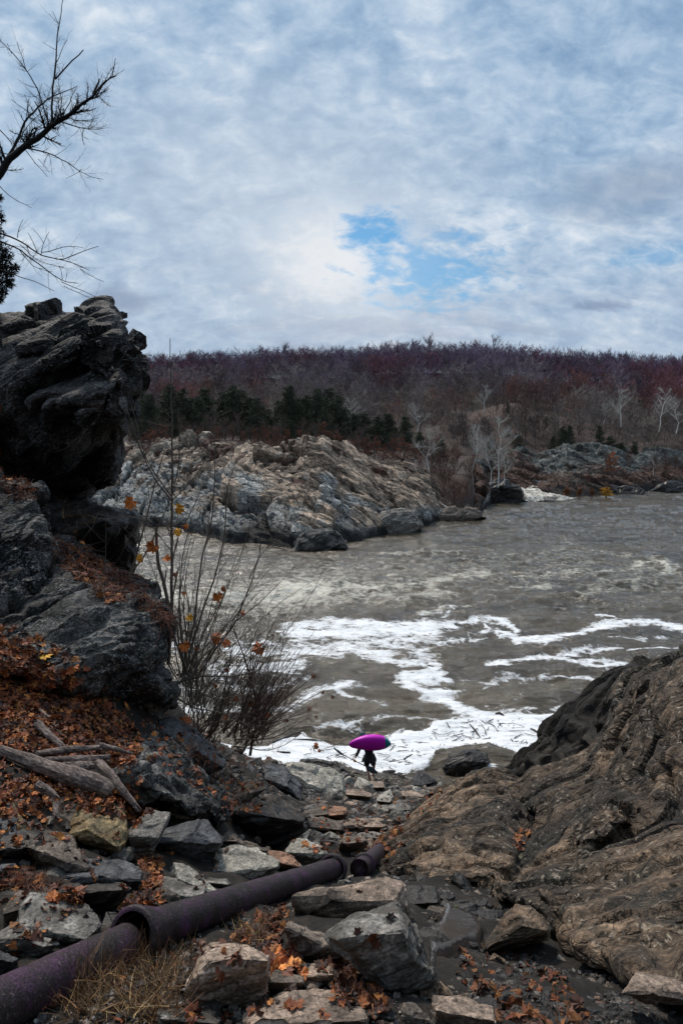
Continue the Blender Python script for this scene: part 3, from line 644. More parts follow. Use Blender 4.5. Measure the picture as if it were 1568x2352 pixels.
c4 = [(-350, 1520, 6.6), (-100, 1430, 7.6), (150, 1320, 7.7), (350, 1380, 7.8), (380, 1450, 7.6), (200, 1400, 6.9), (300, 1450, 6.9), (100, 1450, 6.6), (360, 1540, 7.0), (250, 1540, 6.5), (100, 1540, 6.1), (0, 1520, 6.0), (390, 1600, 7.2), (300, 1650, 7.4), (200, 1640, 6.7)]
big('round_boulder', 'boulder', [dict(poly=b4, ctrl=c4, step=3.2, edge=45, bulge=.55, thick=1.4, seed=21, jit=2.5, disp=rdisp(21, .8, (.07, .05, .03, .06), (10, 25, 15), (.5, 1, 2)))],
    'large rounded dark grey boulder rising out of the orange leaf litter', vox=0.018)
b5 = cr('2', [(700, 900), (760, 850), (820, 830), (880, 825), (990, 862), (1110, 870), (1160, 900), (1200, 940), (1225, 1030), (1290, 1090), (1330, 1135), (1410, 1190), (1450, 1250), (1470, 1300), (1445, 1360), (1380, 1400), (1300, 1330), (1170, 1300), (1000, 1225), (850, 1200), (780, 1120), (720, 1020)])
c5 = cr('2', [(760, 860, 6.0), (1100, 880, 6.4), (1000, 1000, 5.5), (800, 1050, 5.1), (1200, 1100, 5.7), (1100, 1220, 5.1), (1400, 1230, 6.0), (1400, 1370, 5.7), (880, 1190, 4.95)])
big('pitted_boulder', 'boulder', [dict(poly=b5, ctrl=c5, step=3, edge=30, bulge=.35, thick=.9, seed=23, jit=3, disp=rdisp(23, .45, (.05, .035, .025, .04), (10, -40, 15), (.6, 1, 1.6)))],
    'knobbly pitted grey boulder to the right of the broken logs', vox=0.014)
# bedrock on the right
R = []
pa = [(842, 1992), (870, 1960), (900, 1930), (950, 1880), (1010, 1828), (1050, 1800), (1085, 1778), (1115, 1770), (1150, 1773), (1190, 1800), (1215, 1850), (1225, 1900), (1225, 1960), (1200, 2005), (1110, 2045), (1000, 2045), (930, 2022), (860, 2016)]
ca = [(850, 1990, 6.6), (950, 1890, 8), (1085, 1782, 9.3), (1150, 1780, 9.3), (1050, 1880, 7.2), (1000, 1960, 6.0), (1110, 1950, 5.9), (1150, 1850, 7.2), (1210, 1900, 6.8), (1000, 2040, 5.0), (1110, 2040, 4.8), (900, 1990, 5.9)]
dR = lambda s, S, k=1: rdisp(s, S, (.085 * k, .04 * k, .022 * k, .04 * k), (-20, 27, 0), (.3, .8, 1.9), .08 * k, (.27, .03 * k), .8, .5)
R.append(dict(poly=pa, ctrl=ca, step=3.2, edge=55, bulge=.8, thick=1.8, seed=31, jit=2.5, disp=dR(31, .9)))
pb = [(1178, 1830), (1192, 1800), (1230, 1778), (1290, 1758), (1345, 1742), (1385, 1715), (1410, 1665), (1425, 1605), (1450, 1555), (1490, 1532), (1530, 1506), (1568, 1490), (1650, 1470), (1760, 1440), (2000, 1400), (2300, 1420), (2300, 2080), (1568, 2060), (1400, 2050), (1250, 2040), (1215, 1990), (1205, 1950), (1240, 1900), (1235, 1870), (1195, 1860)]
cb = [(1200, 1810, 8.2), (1345, 1750, 7.8), (1420, 1640, 7.6), (1530, 1515, 7.4), (1700, 1470, 6.8), (1300, 1850, 6.5), (1450, 1750, 6.3), (1550, 1650, 6.0), (1700, 1700, 5.2), (1500, 1850, 5.3), (1250, 1980, 5.3), (1400, 1950, 4.9), (1600, 1950, 4.5), (1700, 2000, 4.2), (2000, 1420, 6.4), (2250, 1450, 6.0), (2250, 2000, 3.2), (2000, 1700, 4.6)]
R.append(dict(poly=pb, ctrl=cb, step=3.6, edge=55, bulge=.8, thick=2.2, seed=33, jit=2.5, disp=dR(33, 1.1, 1.2)))
pc = [(1275, 1935), (1300, 1895), (1345, 1850), (1380, 1805), (1400, 1793), (1440, 1792), (1480, 1812), (1512, 1838), (1502, 1862), (1450, 1882), (1395, 1925), (1320, 1942)]
cc = [(1290, 1925, 5.5), (1390, 1800, 5.9), (1440, 1800, 5.8), (1500, 1845, 5.4), (1400, 1870, 5.25), (1330, 1930, 5.15)]
R.append(dict(poly=pc, ctrl=cc, step=3, edge=22, bulge=.18, thick=.6, seed=35, jit=2.5, disp=dR(35, .6, .5)))
pd = [(1110, 2030), (1160, 2020), (1230, 1985), (1300, 1950), (1400, 1925), (1500, 1885), (1600, 1850), (1760, 1820), (2250, 1850), (2250, 2260), (1600, 2215), (1500, 2190), (1420, 2190), (1330, 2160), (1280, 2110), (1240, 2085), (1190, 2080), (1130, 2062)]
cd = [(1120, 2040, 4.7), (1230, 2000, 4.75), (1400, 1935, 4.9), (1600, 1860, 4.8), (1250, 2060, 4.15), (1400, 2030, 4.1), (1600, 1980, 3.9), (1320, 2140, 3.6), (1450, 2130, 3.4), (1600, 2150, 3.0), (1700, 2000, 3.7), (1500, 2185, 3.1), (2200, 1900, 3.3), (2200, 2200, 2.4)]
R.append(dict(poly=pd, ctrl=cd, step=3.2, edge=34, bulge=.35, thick=1.2, seed=37, jit=3, disp=dR(37, .55, .85)))
pe = [(1270, 2130), (1330, 2125), (1400, 2105), (1470, 2100), (1520, 2120), (1600, 2110), (1740, 2120), (2200, 2150), (2200, 2400), (1600, 2330), (1500, 2300), (1440, 2250), (1400, 2210), (1320, 2190)]
ce = [(1290, 2140, 3.7), (1400, 2120, 3.6), (1600, 2130, 3.2), (1400, 2190, 3.1), (1520, 2240, 2.8), (1650, 2300, 2.5), (1700, 2200, 2.8), (2150, 2200, 2.4), (2150, 2380, 2.1)]
R.append(dict(poly=pe, ctrl=ce, step=3.2, edge=30, bulge=.25, thick=.8, seed=39, jit=4, disp=dR(39, .35, .7)))
big('bedrock_slope', 'bedrock', R, 'massive brown bedrock slope climbing the right side of the gully', 'bedrock', vox=.018)
pf = [(1165, 1782), (1185, 1762), (1215, 1735), (1245, 1715), (1265, 1680), (1300, 1640), (1335, 1600), (1360, 1580), (1395, 1562), (1420, 1540), (1445, 1528), (1490, 1527), (1500, 1545), (1520, 1640), (1450, 1760), (1330, 1790), (1230, 1800)]
cf = [(1175, 1780, 10.8), (1265, 1690, 10.4), (1340, 1600, 10.2), (1440, 1535, 9.8), (1490, 1535, 9.4), (1350, 1680, 9.6), (1300, 1760, 9.8), (1430, 1620, 9.2), (1420, 1750, 8.9)]
big('slab_rock', 'slabdark', [dict(poly=pf, ctrl=cf, step=3.2, edge=16, bulge=.25, thick=1.6, seed=41, jit=2.5, disp=rdisp(41, .9, (.13, .07, .03, .03), (-20, 44, 0), (.25, .8, 1.8), .06, (.2, .1), 1.0, .18))],
    'black slanting slab between the bedrock and the foamy water', vox=0.024)

# ------------------------------------------------------------------ hand-shaped stones of the gully
def stone(crop, outline, ridge, mat, label, name='rock', d=None, flat=1.1, thick=.6, rough=1.0, seed=0, dd=0, cat='rock', near=.03):
    o = cr(crop, outline); r = cr(crop, ridge); ob = max(o, key=lambda p: p[1]); cx = sum(p[0] for p in o) / len(o)
    d0 = d or ground_hit(cx * .6 + ob[0] * .4, min(ob[1], 2400)); d0 = (d0 or 20) + dd
    V, T = rock_geo(o, r, d0, flat, thick, seed, rough, near=near)
    return obj(name, V, T, M[mat], label=label, cat=cat, near=True)
ST = [
 ('3', [(105, 205), (130, 165), (210, 158), (330, 185), (350, 250), (415, 320), (405, 350), (330, 362), (200, 330), (120, 260)], [(115, 225), (200, 295), (330, 345), (400, 335)], 'brown', 'layered pinkish brown slab just below the ochre stone'),
 ('3', [(180, 350), (330, 262), (440, 285), (600, 320), (650, 350), (652, 400), (560, 430), (480, 405), (250, 425)], [(190, 362), (290, 395), (500, 385), (645, 385)], 'bluegrey', 'long blue-grey layered slab ending beside orange leaves'),
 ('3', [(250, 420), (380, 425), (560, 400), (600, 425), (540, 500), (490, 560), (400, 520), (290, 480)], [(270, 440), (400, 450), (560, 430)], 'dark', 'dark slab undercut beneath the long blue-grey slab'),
 ('3', [(275, 5), (365, 0), (380, 95), (325, 185), (280, 150)], [], 'brown', 'narrow olive brown stone left of the ochre stone'),
 ('3', [(355, 60), (370, 0), (440, 12), (565, 60), (580, 130), (585, 200), (548, 275), (500, 245), (420, 225), (320, 190)], [(330, 178), (400, 150), (440, 175), (490, 205), (545, 235)], 'ochre', 'ochre-stained angular stone below the broken logs'),
 ('3', [(-60, -40), (0, -20), (60, 25), (110, 110), (140, 180), (90, 200), (-60, 190)], [(-60, 120), (60, 130), (125, 160)], 'ochre', 'pale ochre wedge of stone under the left end of the big log', ),
 ('3', [(585, 165), (640, 105), (695, 60), (780, 75), (765, 130), (735, 195), (700, 255), (620, 300), (580, 255)], [(600, 180), (700, 215), (730, 190)], 'grey', 'grey wedge stone directly right of the ochre stone'),
 ('3', [(685, 30), (720, 18), (800, 40), (872, 82), (862, 110), (780, 108), (705, 70)], [(700, 60), (780, 95), (865, 100)], 'pale', 'thin pale capstone tilted on the split grey rock'),
 ('3', [(715, 205), (765, 150), (870, 125), (940, 112), (1018, 195), (1012, 228), (960, 325), (860, 300), (740, 262)], [(722, 215), (860, 200), (1012, 215)], 'bluegrey', 'split blue-grey rock with ribbed top above the pale flat stone'),
 ('3', [(975, 362), (1010, 250), (1060, 228), (1190, 245), (1285, 295), (1280, 330), (1190, 402), (1150, 398), (1060, 368)], [(980, 362), (1060, 362), (1160, 395), (1278, 322)], 'pale', 'flat pale grey stone leaning on the pipe, lightest in the gully'),
 ('3', [(723, 380), (760, 370), (940, 425), (930, 465), (850, 492), (730, 450)], [(730, 448), (850, 488), (930, 462)], 'grey', 'smooth flat grey slab resting against the pipe'),
 ('3', [(800, 308), (870, 320), (930, 370), (1012, 445), (940, 475), (920, 425), (810, 380)], [(820, 380), (930, 440), (1000, 445)], 'pale', 'pale wedge stone behind the smooth flat slab'),
 ('3', [(715, 318), (745, 330), (830, 372), (815, 385), (760, 372)], [(730, 340), (810, 380)], 'dark', 'thin dark splinter of rock behind the smooth flat slab'),
 ('3', [(950, 380), (1040, 378), (1060, 400), (1050, 440), (985, 440)], [(955, 395), (1050, 405)], 'grey', 'small dark grey block under the pale flat stone'),
 ('3', [(85, 605), (95, 500), (140, 438), (250, 455), (400, 510), (435, 560), (455, 595), (400, 660), (300, 690), (200, 660)], [(90, 600), (200, 640), (300, 680), (400, 655)], 'grey', 'big smooth grey slab left of the pipe collar'),
 ('3', [(15, 520), (90, 430), (150, 440), (95, 610), (30, 610)], [(20, 540), (90, 520)], 'brown', 'upright dark stone behind the big smooth slab'),
 ('3', [(355, 490), (380, 480), (435, 482), (440, 520), (420, 540), (370, 505)], [(360, 498), (430, 525)], 'grey', 'small stone on the shoulder of the big smooth slab'),
 ('3', [(-40, 650), (60, 598), (170, 630), (270, 680), (230, 705), (130, 790), (-40, 760)], [(-40, 670), (80, 650), (200, 690)], 'grey', 'dark jagged stone with leaves below the big smooth slab'),
 ('3', [(-40, 700), (0, 708), (82, 748), (40, 805), (-40, 860)], [(-40, 740), (60, 760)], 'bluegrey', 'small blue-grey stone touching the pipe at the frame edge'),
 ('3', [(-60, 40), (55, 38), (78, 78), (70, 112), (88, 200), (70, 240), (-60, 250)], [(-60, 190), (75, 195)], 'bluegrey', 'blue-grey block at the frame edge beside orange leaves'),
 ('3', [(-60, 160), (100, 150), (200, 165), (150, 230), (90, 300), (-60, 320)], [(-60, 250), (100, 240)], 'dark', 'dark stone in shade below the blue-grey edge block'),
 ('3', [(-40, 395), (10, 400), (25, 425), (15, 450), (-40, 455)], [], 'pale', 'pale rounded cobble at the frame edge'),
 ('3', [(855, 870), (930, 740), (935, 700), (970, 678), (1100, 680), (1230, 740), (1232, 800), (1225, 890), (1190, 905), (1140, 960), (1090, 930), (990, 965), (890, 985)], [(865, 870), (960, 760), (1050, 745), (1140, 760), (1228, 755)], 'tan', 'big tan block with a black front face below the pipe'),
 ('3', [(1215, 800), (1280, 798), (1385, 822), (1395, 862), (1330, 895), (1240, 885)], [(1225, 850), (1390, 855)], 'brown', 'low brown stone right of the big tan block'),
 ('3', [(735, 990), (800, 982), (920, 980), (1008, 1030), (1000, 1060), (750, 1070)], [(740, 1020), (1000, 1045)], 'grey', 'rounded grey stone half hidden at the bottom among straw'),
 ('4', [(290, 1740), (500, 1625), (560, 1590), (820, 1598), (1020, 1690), (1062, 1750), (1050, 1830), (290, 1850)], [(300, 1800), (600, 1790), (1050, 1770)], 'tan', 'broad flat tan slab at the bottom of the picture'),
 ('4', [(598, 990), (640, 970), (830, 930), (1150, 890), (1270, 895), (1302, 922), (1312, 1060), (1300, 1150), (1000, 1085), (850, 1160), (730, 1190), (600, 1095)], [(602, 1000), (730, 1092), (1000, 1050), (1240, 1022)], 'tan', 'flat-topped pinkish tan block just right of the pipe'),
 ('4', [(800, 955), (830, 925), (880, 930), (925, 970), (925, 1000), (820, 1000)], [], 'tan', 'thin flake of stone lying on the flat-topped block'),
 ('4', [(818, 1240), (960, 1128), (1240, 1040), (1340, 1180), (1462, 1480), (1455, 1535), (1210, 1595), (1110, 1545), (900, 1300)], [(880, 1260), (1120, 1285), (1285, 1205), (1360, 1400), (1200, 1580)], 'grey', 'large grey wedge boulder with a sharp ridge beside the dark pool'),
 ('4', [(535, 1175), (570, 1152), (680, 1190), (760, 1260), (910, 1300), (940, 1352), (930, 1385), (760, 1425), (660, 1425), (590, 1345)], [(545, 1190), (640, 1330), (780, 1320), (935, 1345)], 'brown', 'jagged brown stone between the pipe and the wedge boulder'),
 ('4', [(662, 1492), (708, 1420), (812, 1418), (848, 1450), (840, 1502), (800, 1555)], [(670, 1490), (790, 1500), (842, 1480)], 'tan', 'small chipped tan stone below the jagged brown stone'),
 ('4', [(440, 1465), (560, 1450), (660, 1510), (640, 1560), (500, 1595), (435, 1565)], [(440, 1530), (640, 1530)], 'brown', 'small brown wedge beside the fallen stick'),
 ('4', [(660, 1590), (700, 1540), (770, 1580), (775, 1605), (700, 1615)], [], 'tan', 'little pointed stone behind the broad flat slab'),
 ('4', [(435, 700), (560, 718), (602, 752), (640, 802), (600, 835), (500, 805)], [(440, 760), (560, 790), (630, 800)], 'rust', 'rusty orange-brown stone behind the pale flat stone'),
 ('4', [(540, 700), (575, 650), (620, 622), (760, 662), (806, 718), (740, 762), (680, 805), (620, 775)], [(550, 710), (640, 720), (740, 745), (800, 722)], 'pale', 'pale stone just above the far collar of the pipe'),
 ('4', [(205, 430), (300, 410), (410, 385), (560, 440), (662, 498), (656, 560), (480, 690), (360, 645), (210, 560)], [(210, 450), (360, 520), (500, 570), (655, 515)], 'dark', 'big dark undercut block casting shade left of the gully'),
 ('4', [(405, 400), (430, 350), (470, 335), (600, 395), (660, 470), (640, 500), (500, 440)], [(420, 410), (520, 450), (640, 490)], 'brown', 'tilted brown plate on top of the undercut block'),
 ('4', [(545, 155), (640, 150), (760, 165), (850, 200), (902, 242), (938, 400), (930, 435), (800, 412), (660, 375), (620, 262)], [(560, 200), (650, 360), (800, 398), (932, 420)], 'pale', 'largest pale grey slab by the water, left of the person', 1.7),
 ('4', [(640, 132), (740, 128), (862, 148), (942, 222), (915, 235), (850, 195), (650, 160)], [], 'dark', 'thin black slab at the water edge behind the pale slab'),
 ('4', [(185, 372), (340, 248), (425, 300), (280, 415)], [(200, 380), (300, 380), (420, 310)], 'brown', 'square brown block under the shrub roots'),
 ('4', [(120, 625), (180, 568), (255, 620), (200, 670), (140, 665)], [(130, 640), (240, 640)], 'brown', 'small reddish stone left of the undercut block'),
 ('4', [(140, 660), (200, 620), (440, 690), (435, 712), (300, 700), (180, 690)], [(150, 668), (430, 705)], 'brown', 'long thin stone above the pale flat stone'),
 ('4', [(700, 470), (740, 415), (810, 425), (812, 490), (720, 500)], [(705, 480), (810, 470)], 'brown', 'small brown stone under the largest pale slab'),
 ('4', [(800, 490), (812, 430), (850, 415), (928, 430), (930, 480), (880, 520), (820, 515)], [(805, 480), (925, 470)], 'rust', 'reddish block under the right corner of the largest pale slab'),
 ('4', [(400, 170), (460, 150), (540, 180), (640, 290), (650, 380), (600, 400), (480, 320), (400, 250)], [(420, 250), (560, 300), (640, 380)], 'bluegrey', 'broken blue-grey ledge between the shrub and the largest pale slab', 1.4),
 ('4', [(690, 500), (780, 490), (900, 520), (920, 580), (820, 600), (700, 560)], [(700, 550), (900, 570)], 'brown', 'flat brown stone in the middle of the rubble'),
 ('4', [(885, 640), (920, 610), (1040, 600), (1060, 650), (1000, 740), (930, 745), (875, 700)], [(885, 660), (960, 660), (1050, 640)], 'brown', 'rounded brown boulder in front of the lower pipe'),
 ('4', [(990, 600), (1060, 578), (1140, 590), (1170, 630), (1080, 650), (1010, 630)], [(1000, 610), (1160, 625)], 'grey', 'flat grey stone above the lower pipe collar'),
 ('4', [(890, 520), (1000, 500), (1130, 515), (1185, 545), (1100, 570), (940, 590), (895, 570)], [(900, 550), (1170, 550)], 'tan', 'long knobbly tan stone across the rubble'),
 ('4', [(1215, 495), (1300, 485), (1310, 510), (1220, 522)], [], 'bluegrey', 'smooth grey bar of rock by the small purple puddle'),
 ('4', [(1120, 360), (1170, 342), (1215, 365), (1190, 410), (1120, 400)], [(1120, 385), (1200, 395)], 'pale', 'pale grey stone in the middle of the rubble below the person'),
 ('4', [(1190, 420), (1260, 380), (1330, 420), (1330, 465), (1200, 460)], [(1195, 440), (1325, 445)], 'grey', 'grey block near the foot of the bedrock slope'),
 ('4', [(1030, 290), (1080, 262), (1160, 270), (1170, 310), (1100, 335), (1030, 315)], [(1030, 305), (1165, 300)], 'tan', 'rounded tan stone directly below the person', 1),
 ('4', [(900, 255), (960, 240), (1080, 270), (1040, 300), (920, 290)], [], 'brown', 'flat dark stone at the feet of the person'),
 ('4', [(925, 320), (1020, 315), (1085, 345), (1070, 388), (930, 380)], [(925, 345), (1080, 360)], 'tan', 'flat tan stone right of the largest pale slab'),
 ('4', [(1340, 290), (1352, 235), (1380, 195), (1430, 215), (1500, 262), (1420, 300)], [(1345, 285), (1400, 290)], 'dark', 'black pointed rock at the water edge right of the person'),
 ('4', [(1430, 305), (1500, 292), (1570, 300), (1600, 330), (1500, 350), (1430, 345)], [(1430, 320), (1590, 325)], 'brown', 'flat slab with dark front near the black pointed rock'),
 ('4', [(1270, 330), (1350, 320), (1420, 350), (1400, 385), (1290, 375)], [(1280, 355), (1410, 362)], 'tan', 'flat tan stone near the top of the rubble on the right'),
 ('5', [(292, 1130), (430, 1135), (447, 1200), (400, 1235), (310, 1222)], [(300, 1215), (440, 1205)], 'dark', 'flat wet black slab behind the flat-topped block'),
 ('5', [(645, 1430), (680, 1350), (800, 1220), (862, 1225), (948, 1312), (940, 1365), (700, 1445)], [(660, 1420), (820, 1310), (940, 1335)], 'bedrock', 'tan pointed rock rising beside the dark pool'),
 ('5', [(425, 1645), (560, 1650), (690, 1690), (720, 1800), (440, 1800)], [(430, 1700), (700, 1750)], 'tan', 'tan stone at the bottom edge beside the dark water'),
 ('5', [(1295, 1620), (1350, 1525), (1480, 1545), (1600, 1600), (1600, 1665), (1400, 1660)], [(1300, 1620), (1450, 1620), (1600, 1640)], 'tan', 'light craggy stone low at the right frame edge', -.4),
 ('5', [(750, 1720), (800, 1680), (900, 1720), (960, 1790), (760, 1800)], [], 'brown', 'small brown stone at the bottom right in leaves'),
]
for i, s in enumerate(ST):
    stone(s[0], s[1], s[2], s[3], s[4], seed=50 + i, dd=s[5] if len(s) > 5 else 0)
stone('2', [(1000, 730), (1080, 700), (1190, 790), (1330, 880), (1425, 990), (1400, 1035), (1255, 1075), (1230, 940), (1100, 870), (1010, 800)], [(1010, 790), (1200, 900), (1250, 1060), (1400, 1025)], 'bluegrey', 'tilted dark blue-grey plate below the shrubs', d=7.9, seed=130)
# rock standing in the river
V, T = rock_geo(cr('5', [(462, 575), (500, 520), (560, 500), (662, 508), (672, 550), (640, 600), (560, 625), (480, 610)]), cr('5', [(470, 580), (560, 545), (668, 550)]), float(water_d(np.array([1064.]), np.array([1781.]))[0]), 1, .7, 140, near=0); V[:, 2] -= .1
obj('river_rock', V, T, M['dark'], label='dark wet rock standing in the river right of the person', cat='rock')
# dark rocks along the far shore
for k, (ol, rg, d, m, lab) in enumerate([
    ([(675, 1262), (684, 1225), (720, 1212), (760, 1210), (785, 1222), (792, 1258), (740, 1268)], [(685, 1245), (735, 1225), (780, 1240)], 74, 'boulder', 'dark rounded point of rock at the river edge of the outcrop'),
    ([(845, 1222), (852, 1195), (875, 1172), (925, 1165), (960, 1180), (968, 1205), (940, 1222), (890, 1228)], [(855, 1205), (900, 1190), (955, 1200)], 83, 'grey', 'pale ribbed rock at the right foot of the outcrop'),
    ([(965, 1188), (990, 1165), (1040, 1162), (1085, 1172), (1113, 1186), (1060, 1194), (990, 1198)], [(970, 1182), (1100, 1184)], 96, 'brown', 'low flat brown ledge trailing off the outcrop tip'),
    ([(1095, 1148), (1104, 1122), (1125, 1108), (1165, 1105), (1190, 1116), (1200, 1142), (1190, 1156), (1120, 1157)], [(1100, 1125), (1145, 1115), (1195, 1125)], 118, 'dark', 'black rock under the white sycamore beside the cascade'),
    ([(1200, 1130), (1225, 1105), (1262, 1106), (1282, 1128), (1240, 1140)], [], 142, 'dark', 'black ledge above the white cascade'),
    ([(1228, 1142), (1240, 1134), (1262, 1133), (1275, 1140), (1260, 1146)], [], 142, 'dark', 'small black rock splitting the foot of the cascade'),
    ([(1375, 1137), (1400, 1112), (1440, 1116), (1480, 1124), (1470, 1136)], [], 148, 'dark', 'dark low rocks at the far waterline by the yellow bush'),
    ([(1490, 1132), (1520, 1108), (1555, 1106), (1600, 1118), (1590, 1128)], [], 155, 'dark', 'dark rock at the far waterline near the frame edge')]):
    lo_ = max(ol, key=lambda q: q[1]); d = float(water_d(np.array([lo_[0]]), np.array([lo_[1] - 1.]))[0])
    V, T = rock_geo(ol, rg, d, 1, .6, 150 + k, 1.6, edge=.35, near=0); V[:, 2] -= .15; obj('shore_rock', V, T, M[m], label=lab, cat='rock')

# dark wet rock floor of the stream bed
gx_, gy_ = np.meshgrid(np.arange(.25, 2.6, .012), np.arange(1.9, 4.3, .012)); bz = ground_z(gx_, gy_, False); bp = np.stack([gx_.ravel(), gy_.ravel(), bz], 1)
qx, qy = pix(bp); pz = cr('5', [(330, 1330), (420, 1290), (560, 1300), (660, 1330), (690, 1420), (800, 1430), (960, 1400), (1100, 1450), (1260, 1480), (1400, 1500), (1500, 1560), (1700, 1700), (1700, 2000), (420, 2000), (410, 1700), (400, 1560), (370, 1430)])
ii = inside(pz, qx, qy); ds, _, _ = polydist(pz, qx, qy); sg = np.where(ii, ds, -ds); q = rot(bp, -20, 27, 0) * np.array([.5, .8, 1.8])
h1, e1 = facet(q / .35, 61, 1.2); h2, e2 = facet(q / .13, 62, 1.2)
bp[:, 2] += -.14 + .12 * sstep(-15, 40, sg) + (.05 * h1 * sstep(0, .25, e1) + .015 * h2 * sstep(0, .5, e2) + .06 * fbm(bp * 3, 5, 5)) * sstep(-15, 30, sg)
Q = gridq(*gx_.shape); Q = Q[(sg[Q] > -25).all(1)]; use = np.unique(Q); mp = np.full(len(bp), -1); mp[use] = np.arange(len(use))
obj('stream_bed_rock', bp[use], mp[Q], M['dark'], label='wet black rock floor beside the bottom of the stream', cat='bedrock', near=True)
# small broken stones of the gully floor
protos = []
for k in range(16):
    rs = np.random.RandomState(200 + k); n = 16
    p = rs.randn(n, 3); p /= np.linalg.norm(p, axis=1)[:, None]; p *= np.array([.5, .5 * rs.uniform(.55, .95), .5 * rs.uniform(.25, .6)]); p = np.round(p / .12) * .12 + rs.uniform(-.03, .03, (n, 3))
    V, T = hull(p); V, T = refine(V, T, .09)
    h1, _ = facet(V / .35 + k, k); N = vnormals(V, [T]); V = V + N * (.035 * h1 + .025 * fbm(V * 5 + k, 4, k))[:, None]; V[:, 2] -= V[:, 2].min()
    protos.append((V, T))
pm = {}
def small_rock(i, loc, s, rz, mat, label, group):
    key = (i, mat)
    if key not in pm:
        V, T = protos[i]; pm[key] = mesh_data('rock', V, [T], M[mat])
    o = bpy.data.objects.new('rock', pm[key]); COL.objects.link(o); o.location = loc; o.scale = (s, s, s * .9)
    tx, ty = rsm.uniform(-.3, .3, 2); o.rotation_euler = (tx, ty, rz); tag(o, label, 'rock', group)
    V, T = protos[i]; c, s_ = math.cos(rz), math.sin(rz); V = V * s; NEAR.append((np.c_[V[:, 0] * c - V[:, 1] * s_, V[:, 0] * s_ + V[:, 1] * c, V[:, 2] * .9] + np.array(loc), [T]))
rsm = np.random.RandomState(77)
ZR = [  # polygon, count, pixel size range, materials, label, group
 ([(700, 1900), (760, 1800), (860, 1790), (1000, 1795), (1040, 1800), (960, 1870), (880, 1940), (840, 1975), (760, 1960), (700, 1940)] , 88, (26, 68), ['tan', 'grey', 'brown', 'pale', 'grey', 'tan'], 'small broken stone in the rubble between the pipe and the person', 'small stones filling the gully'),
 ([(520, 1760), (700, 1790), (720, 1900), (640, 1930), (560, 1880)], 26, (30, 76), ['dark', 'brown', 'grey', 'dark', 'bluegrey'], 'dark broken stone piled below the shrubs', 'dark stones below the shrubs'),
 ([(-20, 1900), (300, 1900), (500, 1990), (420, 2120), (250, 2150), (-20, 2180)], 40, (40, 110), ['brown', 'grey', 'dark', 'bluegrey'], 'stone wedged among the bigger slabs above the pipe', 'stones wedged above the pipe'),
 ([(430, 2200), (700, 2060), (780, 2160), (960, 2300), (980, 2352), (380, 2352)], 26, (40, 100), ['brown', 'dark', 'tan', 'grey'], 'stone half buried in leaves below the pipe', 'stones half buried below the pipe'),
 ([(900, 2010), (1110, 2045), (1170, 2085), (1150, 2150), (980, 2120)], 12, (34, 84), ['dark', 'brown', 'dark'], 'dark damp stone at the head of the little stream', 'damp stones at the head of the stream'),
 ([(960, 2080), (1150, 2090), (1568, 2250), (1568, 2352), (980, 2352)], 30, (40, 120), ['dark', 'bedrock', 'dark'], 'wet dark stone beside the little stream', 'wet stones beside the stream'),
 ([(400, 1640), (520, 1710), (620, 1750), (600, 1850), (520, 1850), (420, 1720)], 20, (30, 66), ['dark', 'cliff', 'brown'], 'dark stone under the roots of the shrubs', 'stones under the shrub roots')]
for poly, n, sz, mats, lab, grp in ZR:
    P_ = np.array(poly); k = 0; pts = []
    for tries in range(n * 30):
        x = rsm.uniform(P_[:, 0].min(), P_[:, 0].max()); y = rsm.uniform(P_[:, 1].min(), P_[:, 1].max())
        if not inside(poly, np.array([x]), np.array([y]))[0]: continue
        s_px = sz[0] + (sz[1] - sz[0]) * rsm.rand() ** 1.8
        sc = np.clip((y - 1780) / 130, .55, 1) if sz[1] == 62 else 1
        s_px *= sc
        if any((x - a) ** 2 + ((y - b) * 1.7) ** 2 < ((s_px + c) * .3) ** 2 for a, b, c in pts): continue
        d = ground_hit(x, y)
        if d is None: continue
        p = P(x, y, d); s = s_px / F * d; pts.append((x, y, s_px))
        small_rock(rsm.randint(16), (p[0], p[1] + s * .2, ground_z(p[0], p[1] + s * .2, False)[0] - s * .1), s, rsm.uniform(0, 6.28), mats[rsm.randint(len(mats))], lab, grp)
        k += 1
        if k >= n: break
